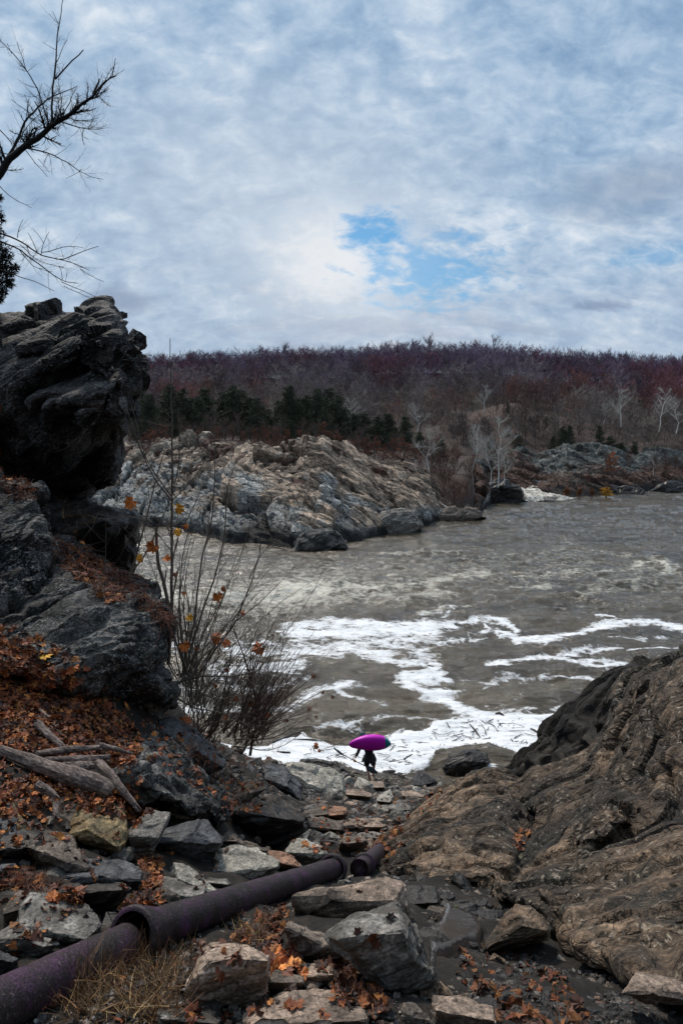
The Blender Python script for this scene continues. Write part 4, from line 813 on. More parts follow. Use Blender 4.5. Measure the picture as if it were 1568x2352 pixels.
# ------------------------------------------------------------------ far woods
def strip_tri(a, b, w):
    """thin triangles from a (base) to b (tip), width w"""
    d = b - a; s = np.cross(d, RS.randn(len(a), 3)); s /= np.linalg.norm(s, axis=1)[:, None] + 1e-9
    n = len(a); V = np.concatenate([a - s * w[:, None] / 2, a + s * w[:, None] / 2, b]); return V, np.c_[np.arange(n), np.arange(n) + n, np.arange(n) + 2 * n]
def bare_tree_geo(seed, H=16, spread=.34, nl=16, nt=26, w=.07, trunk_r=.17, low=.3, upright=.8, k=5):
    rs = np.random.RandomState(seed); tr = MB(); tw = MB()
    tt = np.linspace(0, 1, 8); tp = np.c_[H * .03 * np.cumsum(rs.randn(8)), H * .03 * np.cumsum(rs.randn(8)), tt * H * .9]; tp[0] = 0, 0, -1
    tube(tr, tp, trunk_r * (1 - .85 * tt), k)
    A = []; B = []; Wd = []
    for i in range(nl):
        f = low + (1 - low) * (i + rs.rand()) / nl; b0 = np.array([np.interp(f, tt, tp[:, c]) for c in range(3)])
        az = rs.uniform(0, 6.28); L = H * spread * (1.15 - f * .75) * rs.uniform(.7, 1.2)
        u = np.array([math.cos(az), math.sin(az), upright * rs.uniform(.6, 1.5)]); u /= np.linalg.norm(u)
        pts = [b0]; 
        for s in range(4): u = u + rs.randn(3) * .16 + np.array([0, 0, .1]); u /= np.linalg.norm(u); pts.append(pts[-1] + u * L / 4)
        pts = np.array(pts); tube(tr, pts, np.linspace(trunk_r * .42 * (1.1 - f * .6), .02, 5), 3, cap=False)
        for j in range(nt):
            g = rs.uniform(.15, 1); q = np.array([np.interp(g, np.linspace(0, 1, 5), pts[:, c]) for c in range(3)])
            dirn = rs.randn(3) * .7 + u + np.array([0, 0, .35]); dirn /= np.linalg.norm(dirn); l = L * rs.uniform(.25, .6)
            e = q + dirn * l; A.append(q); B.append(e); Wd.append(w)
            for m in range(3):
                g2 = rs.uniform(.2, .9); q2 = q + dirn * l * g2; d2 = dirn + rs.randn(3) * .6; d2 /= np.linalg.norm(d2)
                A.append(q2); B.append(q2 + d2 * l * rs.uniform(.3, .7)); Wd.append(w * .6)
    V, T = strip_tri(np.array(A), np.array(B), np.array(Wd)); tw.add(V, t=T); return tr, tw
def leafy(c, R, n, s, rs, flat=1.0):
    p = rs.randn(n, 3); p /= np.linalg.norm(p, axis=1)[:, None]; p *= (rs.rand(n, 1) ** .4); p = c + p * R * np.array([1, 1, flat])
    a = rs.randn(n, 3) * s; b = rs.randn(n, 3) * s; V = np.concatenate([p, p + a, p + b]); return V, np.c_[np.arange(n), np.arange(n) + n, np.arange(n) + 2 * n]
def evergreen_geo(seed, H=13):
    rs = np.random.RandomState(seed); tr = MB(); cr_ = MB()
    tube(tr, [(0, 0, -1), (.1, 0, H * .5), (0, 0, H * .97)], [.2, .13, .03], 5)
    wide = rs.uniform(.2, .32); n = 26
    for i in range(n):
        f = .12 + .88 * i / n; R = H * wide * 1.25 * (1 - f) ** .6 * rs.uniform(.6, 1.25) + .3
        m = 5 if f < .8 else 3
        for j in range(m):
            az = rs.uniform(0, 6.28); r = R * rs.uniform(.45, .95)
            c = np.array([math.cos(az) * r, math.sin(az) * r, f * H + rs.uniform(-.3, .3) + .12 * r])
            V, T = leafy(c, R * .5 + .3, 60, .19, rs, .45); cr_.add(V, t=T, col=np.clip(.8 + .5 * rs.randn(1, 1) * .35, .4, 1.4) * np.array([[.045, .054, .03]]))
            tube(tr, [(0, 0, f * H - .2), tuple(c)], [.05, .02], 3, cap=False)
    return tr, cr_
def oak_geo(seed, H=6, colr=(.16, .055, .028)):
    rs = np.random.RandomState(seed); tr, tw = bare_tree_geo(seed, H, .42, 12, 8, .05, .1, .12, .6); V, f, _ = tw.data(); tr.add(V, t=f[0])
    cr_ = MB()
    for i in range(34):
        f = rs.uniform(.12, 1); R = H * .42 * (1.1 - f * .7); az = rs.uniform(0, 6.28); r = R * rs.uniform(.2, 1)
        V, T = leafy(np.array([math.cos(az) * r, math.sin(az) * r, f * H]), H * .1, 46, .11, rs, .6)
        cr_.add(V, t=T, col=rs.uniform(.5, 1.5) * np.array([colr]))
    return tr, cr_
def recol(mb, base, var=.3, seed=0):
    V, f, c = mb.data(); rs = np.random.RandomState(seed); b = np.array(base)[None] * (1 + var * fbm(V / 2.5, 2, seed))[:, None]
    return V, f, np.clip(b, .003, 1)
def kind(name, maker, seeds, tcol, ccol, label, cat, group, mat2='crown'):
    out = []
    for sd in seeds:
        tr, cw = maker(sd); V, f, c = recol(tr, tcol, .25, sd); m1 = mesh_data('trunk', V, f, M['tree'], col=c)
        V2, f2, c2 = cw.data()
        if c2 is None or ccol is not None: V2, f2, c2 = recol(cw, ccol, .3, sd)
        m2 = mesh_data('crown', V2, f2, M[mat2], col=c2); out.append((m1, m2))
    return (name, out, label, cat, group)
def plant_tree(K, i, x, y, z, s, rz, label=None, lean=0, cat=None):
    name, ms, lab, c, grp = K; m1, m2 = ms[i % len(ms)]
    e = empty(name, (x, y, z), label or lab, cat or c, grp); e.scale = (s, s, s) if not hasattr(s, '__len__') else s; e.rotation_euler = (lean, 0, rz)
    for nm, m in (('trunk', m1), ('crown', m2)):
        o = bpy.data.objects.new(nm, m); COL.objects.link(o); o.parent = e
    return e
def at(px, d): k = rays(np.array([px]), np.array([1176.]))[0, 0]; return k * d, d, float(hill_z(np.array([px]), np.array([d]))[0])

rt = np.random.RandomState(5)
big_tree = lambda sd: bare_tree_geo(sd, 17, .5, 15, 24, .1, low=.3, upright=.55)
sml_tree = lambda sd: bare_tree_geo(sd, 9, .42, 14, 16, .055, .1, .15, .7)
K_ridge = kind('bare_tree', big_tree, (1, 2, 3, 4), (.07, .05, .065), (.105, .072, .11), 'tall bare purplish tree on the ridge skyline', 'tree', 'bare trees along the ridge skyline', 'tree')
K_mid = kind('bare_tree', big_tree, (11, 12, 13), (.13, .11, .1), (.12, .095, .088), 'bare grey tree on the slope above the evergreens', 'tree', 'bare grey trees on the slope', 'tree')
K_scrub = kind('bare_shrub', sml_tree, (21, 22, 23), (.08, .062, .052), (.085, .055, .045), 'small bare brownish tree behind the rock outcrops', 'shrub', 'bare scrub behind the outcrops', 'tree')
K_white = kind('sycamore_tree', lambda sd: bare_tree_geo(sd, 13, .5, 11, 26, .07, .15, .22, .7), (31, 32, 33), (.62, .6, .55), (.36, .34, .31), 'white-barked bare sycamore on the far bank', 'tree', 'white sycamores', 'tree')
K_green = kind('evergreen_tree', evergreen_geo, (41, 42, 43, 44), (.03, .022, .016), None, 'dark green cedar behind the outcrop', 'tree', 'dark evergreens behind the outcrop')
K_dummy = None
K_oak = kind('oak_shrub', oak_geo, (51, 52, 53), (.04, .028, .022), None, 'small oak with rust-red dry leaves behind the outcrop', 'shrub', 'rust-leaved oaks')
K_red = kind('red_tree', lambda sd: oak_geo(sd, 14, (.09, .018, .03)), (61,), (.04, .02, .025), None, 'dark red leafed tree on the ridge', 'tree', 'red trees on the ridge')
K_tan = kind('leafy_tree', lambda sd: oak_geo(sd, 14, (.09, .045, .022)), (65,), (.04, .02, .025), None, 'tree with tan-brown leaves among bare grey trees', 'tree', 'tan-leaved trees on the slope')
# skyline trees
for i in range(88):
    x = 292 + 1300 * (i + rt.uniform(-.5, .5)) / 88; d = rt.uniform(395, 440); X_, Y_, Z_ = at(x, d)
    plant_tree(K_ridge, i, X_, Y_, Z_ - .5, rt.uniform(.8, 1.15) * (1.18 if abs(x - 660) < 20 or abs(x - 940) < 60 or abs(x - 1110) < 40 else 1), rt.uniform(0, 6.3))
for x, s in ((345, 1.05), (360, .9), (575, .9), (775, 1.1), (800, 1.0), (830, .85), (1345, 1.1), (1370, .9), (560, .8)):
    X_, Y_, Z_ = at(x, 408); plant_tree(K_red, 0, X_, Y_, Z_, s * 1.1, rt.uniform(0, 6))
for x, d, s in ((490, 300, 1.0), (545, 310, .9), (610, 330, .8), (1290, 290, .9), (1300, 280, .7), (1080, 280, .7), (380, 290, .9), (1520, 250, .7)):
    X_, Y_, Z_ = at(x, d); plant_tree(K_tan, 0, X_, Y_, Z_, s, rt.uniform(0, 6))
# slope trees in front of the wood
for i in range(62):
    x = 300 + 1300 * (i + rt.uniform(-.5, .5)) / 62; d = rt.uniform(225, 285) if abs(x - 1150) > 110 else rt.uniform(222, 240)
    X_, Y_, Z_ = at(x, d); plant_tree(K_mid, i, X_, Y_, Z_ - .5, rt.uniform(.55, .85) * (.75 if abs(x - 1150) < 110 else 1), rt.uniform(0, 6.3))
# evergreens
for x, d, s in [(318, 168, .8), (335, 176, .95), (352, 170, .85), (385, 180, 1.1), (398, 176, 1.2), (425, 172, 1.05), (445, 180, 1.15), (462, 170, 1.05), (478, 178, 1.0), (520, 182, 1.1), (538, 174, 1.25), (555, 180, 1.05), (578, 176, .95), (595, 170, .8),
                (615, 182, .85), (650, 185, 1.1), (668, 176, 1.15), (690, 184, 1.0), (705, 176, 1.1), (730, 170, .95), (755, 182, 1.1), (775, 175, 1.1), (795, 180, 1.1), (812, 172, .95), (835, 180, .9), (865, 178, 1.0), (888, 182, .9), (905, 174, .6), (668, 160, .5), (745, 158, .55), (480, 158, .5), (930, 180, .75),
                (962, 190, .65), (1010, 190, .6), (1125, 205, .55), (1185, 205, .6), (1285, 210, .75), (1300, 214, .65), (1370, 216, .6), (1395, 215, .7), (1420, 214, .6), (1500, 216, .7), (1530, 215, .65), (1160, 250, .35), (1265, 215, .5), (1450, 218, .6)]:
    X_, Y_, Z_ = at(x, d); plant_tree(K_green, int(x), X_, Y_, Z_ - .3, (s * rt.uniform(.8, 1.1), s * rt.uniform(.8, 1.1), s * rt.uniform(.72, 1.12)), rt.uniform(0, 6), 'dark green cedar ' + ('behind the main outcrop' if x < 950 else 'behind the low grey cliff'))
# rust oaks and scrub
for x, d, s in [(340, 138, .8), (362, 134, .9), (380, 140, .7), (372, 130, .55), (500, 140, .6), (590, 145, .7), (612, 138, .75), (632, 142, .8), (640, 134, .55), (660, 144, .7), (690, 146, .65), (705, 140, .5), (740, 140, .8), (755, 134, .7), (775, 140, .7), (820, 136, .8), (840, 132, .75), (862, 138, .8), (880, 134, .7),
                (905, 136, .75), (925, 140, .8), (945, 138, .6), (960, 145, .6), (800, 146, .6), (560, 142, .55), (460, 142, .5), (1090, 190, .6), (1230, 195, .6), (1320, 196, .5), (1450, 205, .6)]:
    X_, Y_, Z_ = at(x, d); plant_tree(K_oak, int(x), X_, Y_, Z_ - .3, s * rt.uniform(.85, 1.1), rt.uniform(0, 6), 'small oak with rust-red leaves ' + ('behind the main outcrop' if x < 980 else 'on the scrubby right bank'))
for i in range(100):
    x = 300 + 1290 * rt.rand(); d = rt.uniform(128, 165) if x < 1000 else rt.uniform(200, 265)
    X_, Y_, Z_ = at(x, d); plant_tree(K_scrub, i, X_, Y_, Z_ - .3, rt.uniform(.45, .8), rt.uniform(0, 6.3))
for i in range(26):
    x = rt.uniform(1010, 1300); d = rt.uniform(222, 250); X_, Y_, Z_ = at(x, d); plant_tree(K_scrub, i, X_, Y_, Z_ - .3, rt.uniform(.8, 1.25), rt.uniform(0, 6.3))
def bank_at(px, py, d): p = P(px, py, np.array(d)); return p[0], p[1], p[2]
for x, y, d, s, lab in [(1143, 1108, 122, .92, 'tall forked white sycamore on the black rock by the cascade'), (1126, 1106, 121, .55, 'short white sapling left of the tall forked sycamore'), (1158, 1108, 123, .5, 'short white sapling right of the tall forked sycamore'), (1082, 1078, 150, .75, 'pale slender tree left of the tall forked sycamore'),
                        (1425, 975, 225, .9, 'white sycamore above the low grey cliff'), (1512, 985, 225, 1.05, 'broad white sycamore near the right frame edge'), (1552, 990, 225, .8, 'white sycamore at the right frame edge'), (1385, 972, 228, .5, 'small white tree left of the white sycamores'),
                        (1110, 945, 232, .7, 'pale tree below the brown mound'), (958, 990, 190, .6, 'pale tree among the evergreens'), (985, 1078, 122, .6, 'thin pale tree at the outcrop tip'), (800, 985, 178, .6, 'pale bare tree in front of the evergreens'), (1500, 1090, 165, .45, 'pale bare tree on the waterline rocks at right')]:
    a, b, c = bank_at(x, y, d); e = plant_tree(K_white, int(x), a, b, c, s, rt.uniform(0, 6), lab); e['group'] = 'white sycamores'; 
K_twig = kind('bare_shrub', lambda sd: bare_tree_geo(sd, 5.5, .5, 22, 14, .05, .05, .02, 1.3), (71, 72), (.1, .06, .045), (.1, .05, .036), 'reddish brown twiggy shrub on the far bank', 'shrub', 'twiggy shrubs on the far bank', 'tree')
for x in np.linspace(300, 990, 24):
    x = x + rt.uniform(-12, 12); d = float(water_d(np.array([x]), wl(np.array([x])))[0] + dep_of(np.array([x]))[0]) * rt.uniform(.93, 1.03); a, b, c = P(x, float(lut(TOP, x)) + 6, np.array(d)); plant_tree(K_twig, int(x), a, b, c - .6, rt.uniform(.35, .6), rt.uniform(0, 6), 'low twiggy scrub growing along the crest of the main outcrop')
for i, (x, y, d, s) in enumerate([(1030, 1150, 116, 1.0), (1045, 1155, 114, .8), (1060, 1158, 112, .7), (1018, 1130, 122, .9), (1005, 1110, 128, .9), (1072, 1148, 118, .7), (1000, 1080, 135, 1.0), (1020, 1090, 135, 1.1), (1050, 1100, 132, 1.1), (1075, 1110, 130, 1.0), (1045, 1075, 142, 1.0), (1175, 1075, 160, .7), (1215, 1072, 165, .6), (1395, 1090, 160, .9), (1410, 1100, 158, .8), (1440, 1075, 165, .8), (1500, 1085, 165, .8), (1530, 1090, 165, .9), (1550, 1085, 168, .8), (1350, 1110, 158, .5), (1300, 1085, 165, .5)]):
    a, b, c = bank_at(x, y, d); plant_tree(K_twig, i, a, b, c - .4, s, rt.uniform(0, 6))
K_orange = kind('orange_shrub', lambda sd: oak_geo(sd, 4.5, (.3, .09, .03)), (81,), (.06, .04, .03), None, 'orange-leaved shrub in front of the low grey cliff', 'shrub', None)
a, b, c = bank_at(1405, 1085, 163); plant_tree(K_orange, 0, a, b, c, 1.05, 0)
K_yel = kind('yellow_bush', lambda sd: oak_geo(sd, 2.4, (.42, .22, .03)), (82,), (.06, .04, .03), None, 'bright yellow bush at the far waterline', 'shrub', None)
a, b, c = bank_at(1392, 1138, 150); plant_tree(K_yel, 0, a, b, c - .3, (1.9, 1.0, .85), 0)
K_yo = kind('brown_bush', lambda sd: oak_geo(sd, 2.4, (.2, .08, .03)), (83,), (.06, .04, .03), None, 'low rusty bush left of the yellow bush', 'shrub', 'low rusty bushes by the yellow bush')
for x in (1300, 1330, 1358): a, b, c = bank_at(x, 1136, 150); plant_tree(K_yo, 0, a, b, c - .3, (1.2, .8, .7), x)

# the wood behind, one mass of bare trees
tv = []; tf = []; tcol = []; n0 = 0
base = []
for sd in range(6):
    tr, tw = bare_tree_geo(300 + sd, 16, .5, 11, 9, .15, .17, .2, .45, 4); a, f1, _ = tr.data(); b, f2, _ = tw.data()
    tris = []
    for f in f1: tris.append(f if f.shape[1] == 3 else np.r_[f[:, :3], f[:, [0, 2, 3]]])
    T = np.concatenate(tris + [f2[0] + len(a)]); base.append((np.r_[a, b], T, np.r_[np.zeros(len(a)), np.ones(len(b))]))
for i in range(2500):
    x = rt.uniform(150, 1720); d = 225 + 200 * math.sqrt(rt.uniform(.0, 1))
    if abs(x - 1170) < 110 and d < 292 and d > 236: continue
    X_, Y_, Z_ = at(x, d); s = rt.uniform(.7, 1.15) * (.75 + .25 * sstep(240, 330, d)); v, T, m = base[i % 6]; a = rt.uniform(0, 6.28); c, sn = math.cos(a), math.sin(a)
    w = v * s; w = np.c_[w[:, 0] * c - w[:, 1] * sn, w[:, 0] * sn + w[:, 1] * c, w[:, 2]] + np.array([X_, Y_, Z_])
    k = sstep(270, 390, d + rt.uniform(-40, 40)); k2 = float(np.clip(.42 + 1.0 * fbm(np.array([[X_ / 22., Y_ / 30., 5.]]), 2, 3)[0] + rt.uniform(-.18, .18), 0, 1))
    cb = np.array([.12, .098, .086]) * (1 - k) + np.array([.085, .058, .092]) * k
    if k2 < .2: cb = np.array([.13, .055, .042]) * (1 - k) + np.array([.1, .042, .07]) * k
    elif k2 > .6: cb = cb * np.array([1.35, 1.4, 1.35])
    elif k2 < .35: cb = cb * np.array([.75, .6, .6])
    cc = cb[None] * rt.uniform(.75, 2.0) * (1 - .35 * (1 - m))[:, None]
    tv.append(w); tf.append(T + n0); tcol.append(cc); n0 += len(w)
obj('forest', np.concatenate(tv), [np.concatenate(tf)], M['tree'], label='purplish and grey bare winter wood covering the far hillside', cat='forest', kind='stuff', col=np.concatenate(tcol))
# cascade
wp = np.array([(1182, 1110), (1205, 1109), (1228, 1113), (1240, 1122), (1252, 1132), (1290, 1138), (1330, 1144), (1300, 1149), (1250, 1148), (1215, 1154), (1200, 1150), (1194, 1126)], float)
g = np.array([(x, y) for y in np.linspace(1106, 1158, 40) for x in np.linspace(1176, 1348, 90)]); m = (inside(wp, g[:, 0], g[:, 1]))
dcas = np.interp(g[:, 1], [1106, 1140, 1158], [158, 143, 141]); V = P(g[:, 0], g[:, 1], dcas)
V[:, 2] = np.maximum(V[:, 2], .12) + .5 * fbm(V / 1.6, 4, 3); Q = gridq(40, 90); Q = Q[m[Q].all(1)]
use = np.unique(Q); mp = np.full(len(V), -1); mp[use] = np.arange(len(use))
obj('water_cascade', V[use], mp[Q], M['white'], kind='structure', smooth=True)
# ------------------------------------------------------------------ rubble carpet, pipe, logs
def hitd(x, y):
    d = ground_hit(x, y); return d if d else 20.
rg = np.random.RandomState(31)
mb = MB(); small = []
for k in range(10):
    rs = np.random.RandomState(400 + k); p = rs.randn(12, 3); p /= np.linalg.norm(p, axis=1)[:, None]; p *= .5 * np.array([1, rs.uniform(.5, .9), rs.uniform(.3, .7)])
    V, T = hull(p); V, T = sub4(V, T); V += .03 * RS.randn(*V.shape); small.append((V, T))
regs = [([(-60, 1860), (300, 1850), (560, 1760), (700, 1770), (760, 1790), (1010, 1800), (1060, 1800), (1000, 1900), (900, 2000), (1000, 2100), (1150, 2060), (1240, 2100), (1400, 2220), (1640, 2280), (1640, 2420), (-60, 2420)], 6200), ([(330, 1660), (450, 1640), (620, 1745), (760, 1790), (700, 1900), (520, 1860), (400, 1760)], 1800), ([(870, 2000), (1110, 2040), (1190, 2080), (1170, 2170), (980, 2130)], 500), ([(960, 2130), (1250, 2110), (1400, 2230), (1600, 2290), (1600, 2420), (960, 2420)], 1300), ([(-500, 1700), (-60, 1750), (-60, 2400), (-500, 2400)], 900), ([(-60, 1680), (330, 1700), (420, 1800), (300, 1870), (-60, 1870)], 700), ([(700, 1790), (1020, 1800), (960, 1880), (880, 1950), (720, 1930)], 3000)]
for poly, n in regs:
    pa_ = np.array(poly); k = 0
    while k < n:
        x = rg.uniform(pa_[:, 0].min(), pa_[:, 0].max()); y = rg.uniform(pa_[:, 1].min(), pa_[:, 1].max())
        if not inside(poly, np.array([x]), np.array([y]))[0]: continue
        d = ground_hit(x, y)
        if d is None: continue
        p = P(x, y, d); s = rg.uniform(7, 13 + 44 * rg.rand() ** 3) / F * d * (1 if n > 3000 else .8); V, T = small[rg.randint(10)]; a = rg.uniform(0, 6.28)
        V = rot(V, rg.uniform(-25, 25), rg.uniform(-25, 25), math.degrees(a)) * s; c = [(.17, .14, .115), (.17, .165, .155), (.08, .072, .066), (.05, .045, .042), (.15, .09, .065)][rg.choice(5, p=[.25, .15, .3, .22, .08])]
        if x > 960 and y > 2060: c = tuple(v * .75 for v in c)
        mb.add(V + np.array([p[0], p[1], p[2] - .1 * s]), t=T, col=rg.uniform(.6, 1.3) * np.array([c])); k += 1
t = rock_mat('loose_gravel', (.3,) * 3, (1,) * 3, (1.6,) * 3, .4, vcol=True)
mb.build('gravel', t, label='loose broken gravel filling the gully floor', cat='gravel', kind='stuff', near=True)

# pipe: three lengths with bell collars
def lathe(mb, a, b, prof, k=40):
    a = np.array(a); b = np.array(b); ax = b - a; L = np.linalg.norm(ax); ax /= L; u = np.cross(ax, [0, 0, 1]); u /= np.linalg.norm(u); v = np.cross(u, ax)
    ang = np.arange(k) * 2 * math.pi / k; n = len(prof)
    V = np.array([[a + ax * (t if t >= 0 else 0) + r * (u * math.cos(q) + v * math.sin(q)) for q in ang] for t, r in prof]).reshape(-1, 3)
    i = np.arange(n - 1)[:, None] * k + np.arange(k)[None]; j = np.arange(n - 1)[:, None] * k + (np.arange(k) + 1)[None] % k
    mb.add(V, np.stack([i, j, j + k, i + k], -1).reshape(-1, 4)); return L
def rest(x, y, up):
    d = np.arange(1.5, 14, .02); p = P(np.full(len(d), x), np.full(len(d), y), d); z = ground_z(p[:, 0], p[:, 1], False) + up; k = np.nonzero(p[:, 2] < z)[0][0]; return p[k]
D_ = rest(768, 1995, .08); C_ = rest(316, 2144, .085); B = P(290, 2168, C_[1] - .04); A = P(0, 2312, 2.0); A = B + (A - B) * 1.6
pipe = empty('water_pipe', P(300, 2170, 2.9), 'long rusty purple-brown iron pipe lying diagonally across the rocks', 'pipe')
def axis_len(a, b): return float(np.linalg.norm(np.array(b) - np.array(a)))
r0 = .082
for a, b, nm in ((A, B, 'pipe_section'), (C_, D_, 'pipe_section')):
    m_ = MB(); L = axis_len(a, b); pr = [(0, r0 * .9), (0, r0)] + [(L * q, r0) for q in np.linspace(.01, 1, 60)] + [(L, r0 * .85)]
    lathe(m_, a, b, pr); V, f, _ = m_.data(); V = V + (.004 * fbm(V * 9, 4, 5))[:, None] * vnormals(V, f); obj(nm, V, f, M['pipe'], parent=pipe, smooth=True); NEAR.append((V, f))
ax = (D_ - C_) / axis_len(C_, D_)
for base, dirn, sc, ln in ((C_, ax, 1.0, .16), (D_ - ax * .02, ax, 1.05, .14)):
    m_ = MB(); R_ = r0 * sc; a = base - dirn * .05
    prof = [(0, R_ * 1.12), (0, R_ * 1.32), (.01, R_ * 1.4), (.026, R_ * 1.4), (.036, R_ * 1.26), (ln * .7, R_ * 1.2), (ln, R_ * 1.1), (ln + .03, R_ * 1.0)]
    lathe(m_, a, a + dirn, prof); V, f, _ = m_.data(); V = V + (.004 * fbm(V * 12, 4, 5))[:, None] * vnormals(V, f); obj('collar', V, f, M['pipe'], parent=pipe, smooth=True)
p2 = empty('water_pipe', P(860, 1985, 6.2), 'short lower length of rusty pipe wedged between boulders and bedrock', 'pipe')
A2 = rest(824, 1996, .06); B2 = rest(890, 1940, .06)
m_ = MB(); L = axis_len(A2, B2); lathe(m_, A2, B2, [(0, .002), (0, r0)] + [(L * q, r0) for q in np.linspace(0, 1, 30)] + [(L, r0 * .8)]); V, f, _ = m_.data(); obj('pipe_section', V, f, M['pipe'], parent=p2, smooth=True)
a2 = (B2 - A2) / L
for q in (.12, .93):
    c0 = A2 + a2 * L * q; m_ = MB(); lathe(m_, c0, c0 + a2, [(0, r0), (0, r0 * 1.3), (.04, r0 * 1.3), (.1, r0 * 1.1), (.12, r0)]); V, f, _ = m_.data(); obj('collar', V, f, M['pipe'], parent=p2, smooth=True)

def log(pts, rad, label, name='log', k=12, jag=.35, mat='wood', seed=0, cat='log', flat=.8, near=False):
    pts = np.array(pts, float); n = 26; t0 = np.linspace(0, 1, len(pts)); tt = np.linspace(0, 1, n)
    C = np.stack([np.interp(tt, t0, pts[:, i]) for i in range(3)], 1); r = np.interp(tt, np.linspace(0, 1, len(rad)), rad)
    m_ = MB(); tube(m_, C, r, k); V, f, _ = m_.data(); N = vnormals(V, f); ax = pts[-1] - pts[0]; ax /= np.linalg.norm(ax)
    al = (V - pts[0]) @ ax; q = V - al[:, None] * ax * .85; rm = max(rad)
    V = V + N * (rm * jag * fbm(q / (rm * .8) + seed, 4, seed))[:, None]; e = np.minimum(al, axis_len(pts[0], pts[-1]) - al)
    V = V + ax * (rm * 1.6 * fbm(V / (rm * .35), 3, seed + 1) * (e < rm * 1.2))[:, None]
    return obj(name, V, f, M[mat], label=label, cat=cat, near=near)
def LP(pts, crop): return [P(*(lambda q: (np.array(q[0]), np.array(q[1]), q[2] - .12))(cr(crop, [p])[0])) for p in pts]
log(LP([(-20, 915, 5.1), (300, 1030, 5.0), (450, 1080, 4.95), (700, 1170, 4.9)], '2'), [.03, .055, .075, .06], 'thickest weathered grey-brown broken log lying on the leaves', seed=1)
log(LP([(200, 945, 5.3), (420, 915, 5.3), (640, 900, 5.35)], '2'), [.02, .035, .02], 'splintered thin log behind the thickest log', seed=2)
log(LP([(270, 975, 5.15), (480, 975, 5.15), (690, 960, 5.2)], '2'), [.012, .028, .02], 'pale split stick lying against the thickest log', seed=3)
log(LP([(620, 885, 5.4), (730, 910, 5.4), (830, 940, 5.5)], '2'), [.022, .02, .012], 'short dark log end pointing at the pitted boulder', seed=4)
log(LP([(410, 1010, 5.05), (500, 1020, 5.05), (585, 1015, 5.1)], '2'), [.02, .035, .03], 'stub of broken log tucked behind the thickest log', seed=5)
log(LP([(620, 1000, 5.1), (700, 1080, 4.95), (780, 1180, 4.85), (880, 1300, 4.8)], '2'), [.035, .035, .03, .015], 'steeply leaning branch right of the thickest log', seed=6)
log(LP([(235, 1140, 4.7), (300, 1170, 4.7), (380, 1225, 4.65)], '2'), [.035, .03, .006], 'pointed splinter of wood under the thickest log', seed=7)
log(LP([(352, 1250, 4.55), (357, 1300, 4.5), (355, 1350, 4.45)], '2'), [.022, .025, .022], 'short upright piece of barked wood beside the ochre stone', seed=8)
log(LP([(165, 610, 6.2), (250, 660, 6.0), (310, 710, 5.8)], '2'), [.01, .014, .008], 'thin dark stick in the leaf litter below the round boulder', 'stick', 6, cat='stick', seed=9)
log(LP([(240, 750, 5.6), (290, 810, 5.5), (400, 900, 5.4)], '2'), [.035, .03, .02], 'knotty grey root among the orange leaves', seed=10)
log(LP([(430, 1620, 2.75), (580, 1575, 2.8), (730, 1515, 2.95)], '4'), [.011, .012, .009], 'brown stick lying over the stones at the bottom', 'stick', 7, cat='stick', seed=11)
log([P(80, 700, 11.7), P(84, 716, 11.6), P(83, 735, 11.6)], [.03, .034, .04], 'broken stub of a sapling on top of the overhanging boulder', 'tree_stump', 8, cat='stump', mat='bark', seed=12)

# ------------------------------------------------------------------ stream between the stones and bedrock
sx = np.linspace(900, 1640, 90); sy = np.linspace(1990, 2420, 70); SX, SY = np.meshgrid(sx, sy)
sp = cr('5', [(430, 1190), (470, 1180), (530, 1210), (640, 1260), (665, 1310), (690, 1340), (680, 1400), (640, 1440), (600, 1440), (520, 1480), (460, 1500), (430, 1560), (440, 1640), (420, 1764), (380, 1764), (400, 1640), (400, 1560), (370, 1460), (350, 1370), (360, 1310), (420, 1290), (440, 1240)])
m = inside(sp, SX.ravel(), SY.ravel())
gd = np.array([ground_hit(a, b) or 3 for a, b in zip(SX.ravel(), SY.ravel())]); V = P(SX.ravel(), SY.ravel(), gd); sd_, _, _ = polydist(sp, SX.ravel(), SY.ravel()); sd_ = np.where(m, sd_, -sd_); V[:, 2] = ground_z(V[:, 0], V[:, 1], False) - .12 + .17 * sstep(-22, 26, sd_)
Q = gridq(70, 90); Q = Q[(sd_[Q] > -30).all(1)]; use = np.unique(Q); mp = np.full(len(V), -1); mp[use] = np.arange(len(use))
obj('stream_water', V[use], mp[Q], M['stream'], kind='structure', smooth=True, near=True)

# ------------------------------------------------------------------ surfaces that leaves lie on
def build_bvh():
    vs, fs, n = [], [], 0
    for V, F_ in NEAR:
        vs.append(V)
        for f in F_:
            f = np.asarray(f); fs += (f + n).tolist()
        n += len(V)
    return BVHTree.FromPolygons(np.concatenate(vs).tolist(), fs)
BVH = build_bvh()
def cast(x, y):
    r = P(x, y, 1.0) - EYE; h = BVH.ray_cast(Vector(EYE), Vector(r).normalized(), 60)
    return (np.array(h[0]), np.array(h[1])) if h[0] is not None else (None, None)
def leaf_shape(kind=0, n=15):
    rs = np.random.RandomState(kind); a = np.linspace(-2.7, 2.7, n); lobes = [.42, .85, .45, .95, .5, 1.1, .5, 1.3][:n]
    r = np.array([.5, .7, .56, .85, .68, .98, .74, 1.1, .74, .98, .68, .85, .56, .7, .5]) * rs.uniform(.85, 1.15, 15)
    x = r * np.sin(a); y = r * np.cos(a); V = np.c_[x, y, np.zeros(15)] * .5; V = np.r_[[[0, -.05, 0]], V, [[0, -.5, 0], [.02, -.5, 0]]]
    T = [(0, i + 1, i) for i in range(1, 15)] + [(0, 17, 16)]
    cu = rs.uniform(.3, 1.1); V[:, 2] = cu * (V[:, 0] ** 2) * rs.choice([-1, 1]) + .5 * rs.uniform(-1, 1) * V[:, 1] ** 2 + .05 * rs.randn(18); return V, np.array(T)
